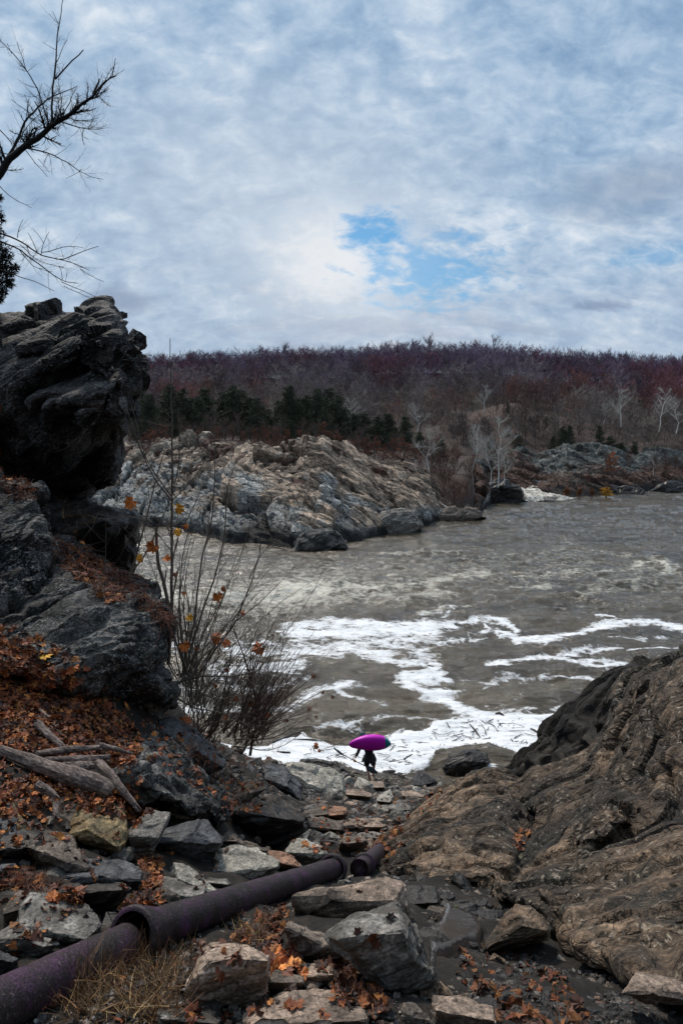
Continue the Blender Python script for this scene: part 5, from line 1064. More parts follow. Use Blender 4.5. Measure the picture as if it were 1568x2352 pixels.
LS = [leaf_shape(k) for k in range(12)]
def frame(nrm, a):
    n = nrm / (np.linalg.norm(nrm) + 1e-9); u = np.cross(n, [math.cos(a), math.sin(a), .3]); u /= np.linalg.norm(u); return np.stack([u, np.cross(n, u), n], 1)
LC = [(.36, .1, .026), (.26, .065, .02), (.44, .14, .035), (.12, .035, .015), (.5, .19, .045), (.07, .025, .013), (.26, .1, .055), (.05, .02, .012)]
mb = MB(); rl = np.random.RandomState(9)
def scatter(poly, n, size, dens_noise=None, minz=.15, bright=1.0, lift=.3):
    pa_ = np.array(poly); k = 0; tries = 0
    while k < n and tries < n * 12:
        tries += 1; x = rl.uniform(pa_[:, 0].min(), pa_[:, 0].max()); y = rl.uniform(pa_[:, 1].min(), pa_[:, 1].max())
        if not inside(poly, np.array([x]), np.array([y]))[0]: continue
        if dens_noise is not None and fbm(np.array([[x / 45, y / 30, dens_noise]]), 3, 1)[0] < dens_noise: continue
        h, nn = cast(x, y)
        if h is None or nn[2] < minz or h[1] > 24: continue
        s = size * rl.uniform(.45, 1.5); V, T = LS[rl.randint(12)]; R_ = frame(nn + rl.randn(3) * .55, rl.uniform(0, 6.28))
        mb.add(V * s @ R_.T + h + nn * s * lift * rl.uniform(.1, .6), t=T, col=bright * rl.uniform(.4, 1.1) * np.array([LC[rl.randint(8)]])); k += 1
scatter([(-30, 1440), (60, 1480), (160, 1560), (290, 1650), (330, 1700), (300, 1760), (160, 1745), (-30, 1725)], 2600, .075, minz=-.2)
scatter([(-30, 1420), (120, 1470), (300, 1610), (280, 1690), (-30, 1560)], 260, .085, .0, .1)
scatter(cr('2', [(200, 1060), (420, 1120), (700, 1180), (900, 1210), (970, 1320), (800, 1344), (380, 1250), (150, 1344), (0, 1344), (0, 1150)]), 380, .065)
scatter(cr('3', [(650, 260), (760, 290), (740, 420), (760, 500), (560, 540), (560, 500), (650, 420)]), 260, .055)
scatter(cr('3', [(570, 60), (700, 60), (620, 150)]), 70, .055)
scatter(cr('3', [(230, 420), (375, 420), (370, 500), (240, 480)]), 30, .06)
scatter(cr('3', [(0, 330), (160, 330), (220, 430), (0, 440)]), 90, .05, bright=.7)
scatter(cr('3', [(1180, 540), (1330, 480), (1310, 640), (1260, 720), (1060, 660)]), 240, .045, bright=.8)
scatter(cr('3', [(1210, 700), (1340, 700), (1390, 820), (1240, 800)]), 60, .06, bright=1.5)
scatter(cr('4', [(860, 1380), (1000, 1430), (1110, 1540), (1190, 1700), (1040, 1690), (850, 1600), (840, 1500)]), 320, .045, bright=.6)
scatter(cr('5', [(560, 1430), (900, 1470), (1050, 1560), (1150, 1764), (720, 1764), (700, 1660), (520, 1560)]), 130, .05, bright=.55)
scatter(cr('5', [(800, 880), (880, 860), (830, 960), (790, 960)]), 40, .07)
scatter(cr('1', [(480, 1560), (620, 1780), (900, 1900), (960, 2020), (700, 2061), (400, 1850)]), 160, .09, .05)
scatter(cr('1', [(0, 1250), (200, 1290), (260, 1400), (120, 1400), (0, 1330)]), 60, .08, .0, bright=.8)
scatter([(700, 1800), (1030, 1800), (900, 1990), (700, 1960)], 240, .085, .12)
scatter([(380, 1640), (620, 1740), (640, 1900), (480, 1880), (400, 1720)], 130, .08, .1, bright=.7)
scatter([(-20, 1850), (600, 1850), (900, 2100), (900, 2352), (-20, 2352)], 260, .05, .2, bright=.8)
scatter([(-20, 1840), (120, 1850), (160, 1930), (60, 1960), (-20, 1940)], 90, .055)
scatter([(-30, 1690), (300, 1720), (330, 1800), (260, 1880), (-30, 1840)], 420, .06)
scatter([(300, 1640), (420, 1680), (560, 1790), (520, 1860), (300, 1720)], 160, .06)
scatter([(-500, 1550), (-30, 1450), (-30, 1760), (-500, 1900)], 1300, .08)
scatter([(-500, 1850), (-30, 1750), (-30, 2352), (-500, 2352)], 500, .06)
mb.build('fallen_leaves', M['leaf'], label='rust-orange fallen leaves piled between the rocks', cat='leaves', kind='stuff')
def single_leaf(x, y, size, col, label, seed):
    h, nn = cast(x, y)
    if h is None: return
    V, T = LS[seed % 12]; R_ = frame(nn + np.array([0, -.4, .4]), seed); obj('fallen_leaf', V * size @ R_.T + h + nn * size * .2, [T], M['leaf'], label=label, cat='leaf', col=np.array(col)[None] * np.ones((18, 1)))
single_leaf(98, 1513, .16, (.75, .38, .03), 'bright yellow-orange leaf on the round boulder', 3)
single_leaf(1022, 2082, .17, (.75, .72, .22), 'pale yellow leaf in the water beside the wet slab', 5)

# dry grass
mb = MB(); rgk = np.random.RandomState(15)
def tufts(poly, n, L, w, cols, minz=-.3, spread=.7, droop=0.0):
    pa_ = np.array(poly); k = 0; tries = 0
    while k < n and tries < n * 12:
        tries += 1; x = rgk.uniform(pa_[:, 0].min(), pa_[:, 0].max()); y = rgk.uniform(pa_[:, 1].min(), pa_[:, 1].max())
        if not inside(poly, np.array([x]), np.array([y]))[0]: continue
        h, nn = cast(x, y)
        if h is None or nn[2] < minz: continue
        c = np.array([cols[rgk.randint(len(cols))]])
        for b in range(7):
            u = rgk.randn(3) * spread + np.array([0, 0, .6]); u /= np.linalg.norm(u); l = L * rgk.uniform(.4, 1.2); q = np.linspace(0, 1, 4)[:, None]
            p = h + rgk.randn(3) * .015 + u * l * q + np.array([0, 0, -droop * l]) * q ** 2 + rgk.randn(3) * l * .15 * q ** 2
            sd = np.cross(u, rgk.randn(3)); sd /= np.linalg.norm(sd); ww = w * (1 - q * .8)
            V = np.concatenate([p - sd * ww, p + sd * ww]); mb.add(V, [(0, 4, 5, 1), (1, 5, 6, 2), (2, 6, 7, 3)], col=c * rgk.uniform(.6, 1.4)); 
        k += 1
straw = [(.2, .1, .04), (.13, .06, .025), (.07, .035, .018), (.34, .22, .1)]; red = [(.2, .07, .035), (.13, .045, .025), (.25, .1, .05)]
tufts(cr('3', [(380, 700), (680, 740), (900, 740), (880, 1000), (700, 1045), (300, 1045), (320, 850)]), 260, .13, .0016, straw)
tufts(cr('3', [(1060, 600), (1250, 560), (1230, 680), (1060, 700)]), 60, .08, .0014, straw)
tufts(cr('3', [(0, 380), (220, 380), (300, 440), (60, 450)]), 50, .08, .0014, red)
tufts(cr('1', [(330, 1640), (560, 1750), (640, 1800), (900, 1880), (960, 1990), (700, 2061), (480, 1900), (330, 1780)]), 260, .22, .0045, red, droop=.6)
tufts(cr('2', [(900, -60), (1080, 60), (1100, 160), (960, 110)]), 50, .22, .004, red, droop=.7)
tufts(cr('1', [(0, 1180), (160, 1270), (280, 1380), (100, 1420), (0, 1300)]), 60, .16, .004, red, droop=.5)
tufts(cr('1', [(380, 1400), (640, 1500), (560, 1640), (420, 1600)]), 40, .2, .003, straw, droop=.2)
tufts([(380, 1640), (600, 1740), (640, 1800), (440, 1760)], 70, .2, .003, red, droop=.4)
tufts(cr('1', [(-10, 800), (20, 800), (25, 1000), (-10, 1250)]), 24, .16, .005, [(.4, .14, .03), (.25, .08, .03)])
mb.build('dry_grass', M['grass'], label='dry straw and reddish dead grass growing between the rocks', cat='grass', kind='stuff')
# ------------------------------------------------------------------ shrubs on the left bank
rp = np.random.RandomState(44)
def spath(pts, crop, d0, d1=None, wob=.012, seed=0, n=None):
    q = np.array([p[:2] for p in cr(crop, pts)], float); L = np.r_[0, np.cumsum(np.hypot(*np.diff(q, axis=0).T))]; n = n or max(5, int(L[-1] / 14)); t = np.linspace(0, L[-1], n)
    x = np.interp(t, L, q[:, 0]); y = np.interp(t, L, q[:, 1]); d = np.linspace(d0, d1 if d1 is not None else d0, n); V = P(x, y, d)
    for k in range(2): V[1:-1] = .5 * V[1:-1] + .25 * (V[:-2] + V[2:])
    return V + wob * np.c_[fbm(V * 4 + seed, 3, seed), fbm(V * 4 + 9 + seed, 3, seed), fbm(V * 4 + 30, 3, seed)]
def sprout(mb, pts, r0, r1, k=5, ntw=6, tl=.35, up=.5, depth=1, side=.9, col=None):
    rr = np.linspace(r0, r1, len(pts)); tube(mb, pts, rr, k, cap=False)
    if depth < 0: return
    for i in range(ntw):
        g = rp.uniform(.18, .98); j = min(int(g * (len(pts) - 1)), len(pts) - 2); b = pts[j]; u = pts[j + 1] - pts[j]; u /= np.linalg.norm(u) + 1e-9
        dr = u * .8 + rp.randn(3) * side * .6 + np.array([0, 0, up]) * .5; dr /= np.linalg.norm(dr); l = tl * rp.uniform(.35, 1.2); m = 5
        q = [b]
        for s in range(m): dr = dr + rp.randn(3) * .12 + np.array([0, 0, .06]); dr /= np.linalg.norm(dr); q.append(q[-1] + dr * l / m)
        rb = max(r1 * .7, min(rr[j] * .5, r0 * .4)); sprout(mb, np.array(q), rb, rb * .35, 3, max(2, ntw // 2) if depth > 0 else 0, tl * .45, up, depth - 1, side)
def shrub(name, label, base, stems, fan, leaves, mat, cat='shrub'):
    root = empty(name, base, label, cat); 
    for st in stems:
        m_ = MB(); pts = spath(st[0], st[5] if len(st) > 5 else 's', st[1], st[2], seed=rp.randint(99)); sprout(m_, pts, st[3] * 1.15, st[4] * 1.3, 6, int((st[6] if len(st) > 6 else 7) * 1.5), .45); V, f, _ = m_.data(); obj('stem', V, f, mat, parent=root, smooth=True)
    if fan:
        m_ = MB()
        for i in range(fan[0]):
            x0, y0 = fan[1][rp.randint(len(fan[1]))]; x0 += rp.uniform(-25, 25); y0 += rp.uniform(-20, 20); d = fan[2] + rp.uniform(-.6, .9)
            p0 = P(x0, y0, d); az = rp.uniform(*fan[3]); el = rp.uniform(*fan[4]); L = rp.uniform(*fan[5]); u = np.array([math.cos(az) * math.cos(el), math.sin(az) * math.cos(el) * .7, math.sin(el)]); q = [p0]
            for s in range(9): u = u + rp.randn(3) * .07 + np.array([.03, 0, fan[6]]); u /= np.linalg.norm(u); q.append(q[-1] + u * L / 9)
            sprout(m_, np.array(q), rp.uniform(.005, .011), .0024, 4, 7, .34)
        V, f, _ = m_.data(); obj('twigs', V, f, mat, parent=root)
    for lx, ly, s, c, d in leaves:
        (px_, py_), = cr('s', [(lx, ly)]); V, T = LS[rp.randint(12)]; R_ = frame(np.array([rp.uniform(-.5, .5), -1, rp.uniform(-.3, .8)]), rp.uniform(0, 6.28)); w = s * .4167 / F * d * 1.15
        obj('leaf', V * w @ R_.T + P(px_, py_, d), [T], M['leaf'], parent=root, col=np.array(c)[None] * np.ones((18, 1)))
OR = (.55, .15, .02); YE = (.8, .36, .03); DK = (.16, .05, .02); RU = (.38, .1, .025)
M['twig'] = plain('twig_bark', (.11, .085, .065), .8, .5, 30); M['twigred'] = plain('reddish_twig_bark', (.075, .045, .035), .8, .5, 30)
shrub('bare_sapling', 'tallest thin bare sapling with a few orange leaves beside the black block', P(392, 1545, 8.3), [
    ([(245, 1800), (262, 1500), (262, 1150), (262, 900), (262, 650), (262, 380), (250, 0)], 8.3, 8.3, .021, .003),
    ([(262, 1560), (235, 1440), (205, 1300), (185, 1230), (175, 1050)], 8.25, 8.2, .02, .013, 's', 3),
    ([(262, 900), (175, 790), (120, 690), (75, 570), (0, 360)], 8.3, 8.1, .009, .003, 's', 4), ([(262, 880), (150, 720), (110, 640), (40, 370)], 8.3, 8.4, .008, .003, 's', 3),
    ([(262, 860), (305, 700), (305, 520), (298, 400)], 8.3, 8.4, .007, .002, 's', 3), ([(262, 1180), (130, 1010), (0, 980), (-120, 1010), (-200, 980)], 8.2, 8.0, .006, .002, 's', 4), ([(262, 900), (400, 760), (480, 600), (480, 440)], 8.3, 8.5, .006, .002, 's', 5),
    ([(30, 1300), (120, 1200), (200, 1000), (260, 880), (330, 700)], 8.1, 8.3, .01, .003, 's', 5), ([(30, 1330), (120, 1000), (200, 680), (235, 580)], 8.0, 8.0, .011, .003, 's', 4), ([(262, 1250), (300, 1080), (400, 900), (480, 700)], 8.4, 8.6, .008, .002, 's', 6)],
    None, [(40, 905, 84, OR, 7.9), (295, 940, 78, YE, 8.2), (335, 1040, 38, OR, 8.2), (300, 1070, 55, YE, 8.2), (160, 1150, 88, OR, 8.1), (90, 1215, 55, YE, 8.1), (230, 1220, 55, OR, 8.1), (285, 1305, 38, DK, 8.1), (325, 1410, 35, RU, 8.1), (355, 1540, 50, YE, 8.1)], M['twig'])
shrub('bare_shrub', 'many-stemmed bare shrub rising behind the round boulder, middle of the three', P(425, 1640, 9.2), [
    ([(330, 1850), (340, 1740), (390, 1560), (400, 1400), (430, 1200), (470, 1050), (495, 900), (500, 600), (490, 380), (500, 240)], 9, 9, .015, .002), ([(340, 1850), (360, 1740), (440, 1480), (490, 1350), (530, 1200), (555, 1050), (560, 900), (570, 820), (660, 560)], 9.1, 9.3, .016, .002),
    ([(330, 1840), (300, 1500), (320, 1200), (370, 1000), (400, 860)], 9.1, 9.2, .011, .002), ([(350, 1850), (440, 1620), (560, 1400), (640, 1200), (690, 1050), (700, 900)], 9.2, 9.5, .009, .002), ([(320, 1860), (350, 1620), (360, 1500), (330, 1350)], 8.9, 8.9, .012, .004),
    ([(300, 1900), (420, 1860), (600, 1870), (760, 1830)], 8.8, 8.8, .012, .004), ([(290, 1850), (380, 1930), (500, 2000), (700, 1960)], 8.8, 8.9, .009, .003), ([(280, 1980), (400, 2050), (560, 2070), (700, 2150)], 8.7, 8.8, .009, .003), ([(350, 1850), (300, 1700), (290, 1560), (310, 1400)], 8.8, 8.8, .013, .004)],
    (60, [(425, 1560), (440, 1620), (470, 1660)], 9.2, (-.6, 2.6), (.7, 1.45), (.9, 2.4), .03),
    [(515, 1420, 68, OR, 8.9), (548, 1385, 42, RU, 8.9), (515, 1650, 80, RU, 8.8), (565, 1692, 60, RU, 8.8), (330, 1695, 72, OR, 8.7), (655, 1515, 32, RU, 9), (570, 1830, 36, RU, 8.8), (500, 1915, 32, OR, 8.8), (400, 1715, 28, RU, 8.8), (335, 2120, 78, RU, 8.5)], M['twig'])
shrub('bare_shrub', 'low dense thicket of dark bare twigs leaning over the foam', P(570, 1680, 10), [
    ([(390, 1900), (500, 1720), (600, 1590), (700, 1350), (750, 1180), (740, 1000), (770, 800)], 9.3, 9.6, .013, .002), ([(690, 1330), (750, 1190), (850, 1100), (940, 950)], 9.5, 9.6, .007, .002), ([(620, 1560), (760, 1450), (900, 1300), (1000, 1200)], 9.5, 9.8, .007, .0015),
    ([(560, 2050), (800, 1750), (980, 1500), (1050, 1380), (1110, 1250)], 10, 10.2, .008, .002), ([(640, 2180), (760, 2000), (900, 1930), (1170, 1700)], 10, 10.2, .007, .0015), ([(680, 2220), (850, 2120), (990, 2090), (1170, 2030)], 10, 10.2, .006, .0015), ([(690, 2300), (730, 2100), (720, 1950), (640, 1700), (600, 1600)], 10, 9.8, .022, .005),
    ([(400, 2250), (520, 2150), (560, 1900), (600, 1700)], 9.5, 9.6, .018, .005), ([(640, 2200), (660, 1950), (740, 1750), (860, 1500)], 10, 10.1, .012, .002), ([(600, 2250), (800, 2280), (900, 2240), (1000, 2150)], 9.9, 10, .008, .002)],
    (150, [(440, 1700), (500, 1690), (550, 1700), (580, 1690), (575, 1650)], 9.9, (-1.0, 2.2), (.25, 1.4), (.6, 1.7), .035),
    [(745, 1710, 88, RU, 9.3), (1045, 1865, 36, DK, 9.8), (1090, 1955, 26, DK, 9.8), (1145, 1980, 26, DK, 9.8), (885, 1985, 26, DK, 9.8), (1015, 2045, 32, DK, 9.8), (1055, 2090, 20, DK, 9.8), (790, 2080, 38, RU, 9.6), (895, 2110, 22, DK, 9.8), (1062, 2248, 42, RU, 9.5), (1075, 2275, 26, RU, 9.5), (795, 1520, 16, DK, 9.8), (820, 1640, 18, DK, 9.8), (700, 2020, 40, DK, 9.5), (560, 2090, 34, RU, 9.3), (620, 1990, 30, RU, 9.3), (930, 1270, 12, DK, 9.8)], M['twigred'])
# little dead weeds leaning over the edge of the black block
shrub('dead_weed', 'pale dead weed stalks bent over the black block', P(285, 1330, 9.2), [([(660, 1860), (668, 1650), (670, 1500), (655, 1480)], 9.2, 9.2, .004, .002, '1', 2), ([(660, 1490), (560, 1600), (480, 1700)], 9.2, 9.1, .003, .0015, '1', 2), ([(665, 1480), (760, 1560), (860, 1650)], 9.2, 9.2, .004, .0015, '1', 2), ([(665, 1500), (780, 1520), (880, 1570)], 9.2, 9.2, .003, .0015, '1', 2), ([(860, 1560), (780, 1720), (700, 1840)], 9.1, 9.1, .004, .002, '1', 1), ([(490, 1450), (540, 1560), (660, 1670)], 9.2, 9.2, .003, .0015, '1', 1), ([(500, 1690), (600, 1720), (665, 1730)], 9.2, 9.2, .003, .0015, '1', 1), ([(660, 1810), (750, 1840), (830, 1870)], 9.2, 9.2, .003, .0015, '1', 1), ([(820, 1900), (822, 1860), (824, 1850)], 9.1, 9.1, .005, .003, '1', 0)], None, [], M['twig'], 'weed')
shrub('dead_weed', 'thin bare weed sprigs on the crest of the bedrock slope', P(1380, 1560, 8.6), [([(1370, 130), (1340, 80), (1310, 40)], 8.8, 8.8, .003, .001, '5', 4), ([(1440, 120), (1390, 90), (1350, 40)], 8.8, 8.8, .003, .001, '5', 4), ([(1020, 400), (1000, 350), (970, 320), (940, 320)], 9.8, 9.8, .003, .001, '5', 4), ([(975, 440), (978, 410), (972, 380)], 9.8, 9.8, .003, .001, '5', 3)], None, [], M['twigred'], 'weed')
shrub('dead_weed', 'small sprig with one orange leaf beside the river rock', P(1040, 1790, 20), [([(505, 665), (508, 620), (512, 590)], 20, 20, .008, .004, '5', 2), ([(530, 640), (528, 610), (525, 590)], 20, 20, .007, .004, '5', 1)], None, [], M['twigred'], 'weed')

# bare tree over the cliff
root = empty('bare_tree', P(-340, 800, 11.6), 'bare dark tree reaching in over the overhanging boulder at upper left', 'tree')
m_ = MB(); tr_pts = np.array([P(-345, 830, 11.6), P(-320, 700, 11.5), P(-250, 590, 11.3), P(-150, 520, 11.2), P(-37, 443, 11)]); tube(m_, tr_pts, [.2, .17, .14, .11, .065], 10); V, f, _ = m_.data(); obj('trunk', V, f, M['darkbark'], parent=root, smooth=True)
TL = [([(-120, 1450), (0, 1290), (100, 1170), (210, 1100), (290, 1040), (380, 950), (500, 885), (600, 800), (700, 710), (790, 610), (870, 565)], .066, .008, 34), ([(-100, 1440), (40, 1220), (130, 1080), (190, 930), (260, 820), (340, 750), (420, 700), (500, 680), (585, 650)], .03, .004, 26),
      ([(380, 950), (385, 800), (400, 640), (425, 450), (430, 300), (450, 180), (480, 0), (490, -60)], .018, .004, 9), ([(445, 180), (420, 140), (398, 88)], .005, .003, 0), ([(375, 940), (340, 830), (290, 690), (240, 590), (180, 490), (90, 390), (0, 305), (-60, 260)], .012, .004, 14), ([(200, 520), (150, 400), (130, 315)], .006, .003, 5), ([(90, 400), (60, 320)], .005, .003, 2),
      ([(420, 590), (470, 530), (550, 460), (630, 370)], .012, .007, 2), ([(425, 480), (460, 380), (510, 300)], .006, .003, 4), ([(700, 710), (735, 640), (750, 590)], .015, .009, 1), ([(850, 580), (858, 500), (862, 430)], .007, .004, 0), ([(710, 730), (760, 670), (790, 600), (840, 585)], .008, .006, 2),
      ([(210, 1120), (320, 1130), (420, 1170), (540, 1240), (640, 1310), (700, 1345), (780, 1352)], .011, .003, 14), ([(600, 1275), (560, 1320), (500, 1345)], .004, .002, 2), ([(200, 1140), (260, 1210), (290, 1270), (360, 1330)], .006, .003, 4), ([(290, 1200), (340, 1250), (375, 1295)], .004, .002, 1), ([(480, 930), (560, 950), (640, 970), (720, 965), (780, 955)], .01, .003, 16), ([(510, 890), (600, 920), (680, 920), (735, 880)], .009, .003, 12),
      ([(190, 1080), (240, 990), (300, 950), (380, 940)], .01, .004, 8), ([(-30, 940), (0, 960), (60, 1030), (100, 1100)], .009, .005, 3), ([(470, 880), (450, 760), (440, 590)], .008, .003, 8), ([(480, 880), (520, 760), (578, 660)], .007, .003, 6), ([(250, 860), (200, 820), (120, 790), (85, 745)], .006, .003, 4), ([(160, 1060), (200, 900), (215, 745)], .007, .003, 5), ([(600, 820), (690, 822)], .005, .003, 1), ([(640, 970), (620, 1030), (635, 1095)], .005, .003, 2),
      ([(-60, 1360), (0, 1410), (60, 1460), (150, 1520), (250, 1565)], .007, .003, 2), ([(60, 1160), (-20, 1140)], .008, .005, 2), ([(300, 760), (440, 860), (600, 930)], .005, .002, 6), ([(150, 1060), (250, 870), (330, 840)], .006, .003, 6)]
TL2 = [([(-300, 1660), (-80, 1720), (0, 1755), (130, 1795), (220, 1850), (310, 1920), (450, 1950), (560, 1980), (680, 2040)], .018, .004, 12), ([(310, 1900), (400, 1890), (520, 1840), (630, 1865)], .007, .003, 5), ([(430, 1950), (530, 1950), (620, 1880), (745, 1850)], .008, .004, 3), ([(610, 2020), (680, 2080), (790, 2120)], .005, .003, 2),
       ([(-300, 1700), (-80, 1790), (0, 1810), (140, 1870), (260, 1960), (340, 2030), (470, 2110), (590, 2130)], .016, .005, 10), ([(470, 2115), (560, 2150), (650, 2200), (770, 2250)], .006, .003, 3), ([(480, 2150), (620, 2210), (745, 2278)], .005, .003, 2), ([(470, 2110), (465, 2050), (440, 2000)], .005, .003, 2), ([(130, 1795), (140, 1700), (185, 1650)], .006, .003, 2), ([(310, 1920), (320, 1830), (370, 1735)], .006, .003, 4), ([(290, 1900), (240, 1800), (215, 1755)], .005, .003, 1), ([(330, 1830), (290, 1760), (240, 1715)], .004, .002, 1),
       ([(140, 1880), (180, 1950), (260, 2010), (400, 2040)], .007, .003, 9), ([(-150, 1980), (0, 2030), (140, 2080), (300, 2120), (405, 2185)], .009, .004, 2), ([(150, 1840), (300, 1980), (480, 2000)], .006, .003, 8)]
for st in TL + TL2:
    m_ = MB(); pts = spath(st[0], 't', 11, 11 + rp.uniform(-.4, .4), .03, rp.randint(99)); sprout(m_, pts, st[1], st[2], 7, st[3], .34, .1, 1, 1.0); V, f, _ = m_.data(); obj('branch', V, f, M['darkbark'], parent=root, smooth=True)
# cedar at the left edge
root = empty('cedar_tree', P(-170, 760, 12.4), 'dark cedar foliage at the left edge above the overhanging boulder', 'tree')
m_ = MB(); tube(m_, [P(-170, 800, 12.4), P(-150, 600, 12.4), P(-140, 380, 12.4)], [.12, .09, .03], 8)
tips = [(0, 1490, 22), (5, 1640, 36), (-60, 1560, 70), (-30, 1760, 60), (20, 1880, 62), (60, 1930, 40), (-40, 1950, 90), (20, 2010, 70), (70, 2050, 55), (110, 2010, 34), (40, 2120, 55), (-30, 2150, 90), (20, 2200, 34), (75, 2130, 30), (-120, 1700, 120), (-140, 1950, 130), (0, 2250, 22)]
rs = np.random.RandomState(3); fo_ = MB()
for x, y, r in tips:
    (a, b), = cr('t', [(x, y)]); c = P(a, b, 12.3); R_ = r * .30558 / F * 12.3; n = int(90 * (r / 50) ** 2) + 60
    tube(m_, [P(-150, 600 + (b - 600) * .5, 12.4), c], [.02, .006], 4, cap=False)
    p = rs.randn(n, 3); p /= np.linalg.norm(p, axis=1)[:, None]; p = c + p * (rs.rand(n, 1) ** .5) * R_; u = rs.randn(n, 3) + (p - c) / R_ * 1.3; u /= np.linalg.norm(u, axis=1)[:, None]
    for j in range(3):
        uu = u + rs.randn(n, 3) * .5; V, T = strip_tri(p, p + uu * .045, np.full(n, .014)); fo_.add(V, t=T, col=np.array([[.012, .015, .009]]))
V, f, _ = m_.data(); obj('trunk', V, f, M['darkbark'], parent=root, smooth=True); V, f, c = fo_.data(); obj('crown', V, f, M['crown'], parent=root, col=c)
# ------------------------------------------------------------------ paddler with a boat on the shoulder
def PP(x, y, dd=0.): (a, b), = cr('p', [(x, y)]); return P(a, b, DP + dd)
DP = float(ground_hit(849, 1793) or 22.5)
MPX = .10417 / F * DP
pbase = PP(780, 1385); person = empty('person', pbase, 'person in dark shorts and helmet seen from behind, carrying the pink boat to the water', 'person')
def skin_obj(name, joints, edges, radii, mat, root=0, lev=2):
    o0 = np.array(pbase); me = bpy.data.meshes.new(name); me.from_pydata([tuple(np.array(j) - o0) for j in joints], edges, []); me.update()
    o = bpy.data.objects.new(name, me); COL.objects.link(o); o.parent = person
    m = o.modifiers.new('skin', 'SKIN'); m.use_smooth_shade = True
    sk = me.skin_vertices[0] if len(me.skin_vertices) else None
    for i, r in enumerate(radii): me.skin_vertices[0].data[i].radius = (r, r) if not hasattr(r, '__len__') else r; me.skin_vertices[0].data[i].use_root = (i == root)
    s = o.modifiers.new('sub', 'SUBSURF'); s.levels = lev; s.render_levels = lev; me.materials.append(M[mat]); return o
def ensure_skin(me): pass
# ensure the skin layer exists by adding the modifier first (Blender creates it with the modifier)
J = dict(pel=PP(775, 880), sp=PP(760, 700, -.03), ch=PP(730, 560, -.05), nk=PP(668, 455, -.06), hd=PP(625, 385, -.06), ht=PP(612, 330, -.07),
         ls=PP(590, 560, -.02), le=PP(530, 730, -.04), lw=PP(475, 850, -.12), lh=PP(452, 885, -.14), rs=PP(860, 560, -.02), re=PP(985, 470, .12), rw=PP(960, 370, .0),
         lhip=PP(715, 905), lk=PP(722, 1085, .1), la=PP(772, 1300, -.02), lt=PP(795, 1372, .12), rhip=PP(835, 905), rk=PP(868, 1060, .25), ra=PP(855, 1225, .3), rt=PP(862, 1262, .42))
nm = list(J); ix = {n: i for i, n in enumerate(nm)}
ed = [('pel', 'sp'), ('sp', 'ch'), ('ch', 'nk'), ('nk', 'hd'), ('hd', 'ht'), ('ch', 'ls'), ('ls', 'le'), ('le', 'lw'), ('lw', 'lh'), ('ch', 'rs'), ('rs', 're'), ('re', 'rw'), ('pel', 'lhip'), ('lhip', 'lk'), ('lk', 'la'), ('la', 'lt'), ('pel', 'rhip'), ('rhip', 'rk'), ('rk', 'ra'), ('ra', 'rt')]
rad = dict(pel=.13, sp=.12, ch=.14, nk=.055, hd=.09, ht=.075, ls=.06, le=.042, lw=.03, lh=.03, rs=.06, re=.042, rw=.03, lhip=.085, lk=.06, la=.036, lt=.03, rhip=.085, rk=.06, ra=.036, rt=.03)
skin_obj('body', [J[n] for n in nm], [(ix[a], ix[b]) for a, b in ed], [rad[n] for n in nm], 'skin')
jk = ['pel', 'sp', 'ch', 'nk', 'ls', 'le', 'lw', 'rs', 're', 'rw']; je = [('pel', 'sp'), ('sp', 'ch'), ('ch', 'nk'), ('ch', 'ls'), ('ls', 'le'), ('le', 'lw'), ('ch', 'rs'), ('rs', 're'), ('re', 'rw')]
skin_obj('jacket', [J[n] for n in jk], [(jk.index(a), jk.index(b)) for a, b in je], [rad[n] * 1.12 + .014 for n in jk], 'jacket')
sj = [PP(770, 800), PP(775, 900), PP(712, 930), PP(715, 1055, .09), PP(840, 925), PP(862, 1030, .22)]
skin_obj('shorts', sj, [(0, 1), (1, 2), (2, 3), (1, 4), (4, 5)], [.17, .19, .125, .1, .125, .1], 'black', root=1)
# spray skirt hem flaring at the sides
m_ = MB(); ang = np.arange(28) * 2 * math.pi / 28; c0, c1 = np.array(PP(775, 790)), np.array(PP(765, 930))
rr = [(0, .17), (.35, .21), (.75, .25), (1, .262)]; V = []
for t_, r_ in rr:
    for a in ang: V.append(c0 * (1 - t_) + c1 * t_ + np.array([math.cos(a) * r_, math.sin(a) * r_ * .75, .025 * math.sin(a * 3 + 1) * t_]))
k = 28; i = np.arange(3)[:, None] * k + np.arange(k)[None]; j = np.arange(3)[:, None] * k + (np.arange(k) + 1)[None] % k
obj('skirt', np.array(V), np.stack([i, j, j + k, i + k], -1).reshape(-1, 4), M['black'], parent=person, smooth=True)
def ellipsoid(c, r, n=16, R_=None, cut=-1.1):
    th = np.linspace(0, math.pi, n); ph = np.arange(n * 2) * math.pi / n; V = np.array([[math.sin(t) * math.cos(p), math.sin(t) * math.sin(p), math.cos(t)] for t in th for p in ph]); V[:, 2] = np.maximum(V[:, 2], cut)
    k = 2 * n; i = np.arange(n - 1)[:, None] * k + np.arange(k)[None]; j = np.arange(n - 1)[:, None] * k + (np.arange(k) + 1)[None] % k
    V = V * np.array(r); V = V if R_ is None else V @ R_.T
    return V + np.array(c), np.stack([i, i + k, j + k, j], -1).reshape(-1, 4)
hm = MB(); V, q = ellipsoid(PP(618, 365, -.06), (.108, .13, .115), 16, None, -.45); hm.add(V, q)
V, q = ellipsoid(np.array(PP(618, 400, .03)), (.1, .07, .018), 10); hm.add(V, q); V, f, _ = hm.data(); obj('helmet', V, f, M['helmet'], parent=person, smooth=True)
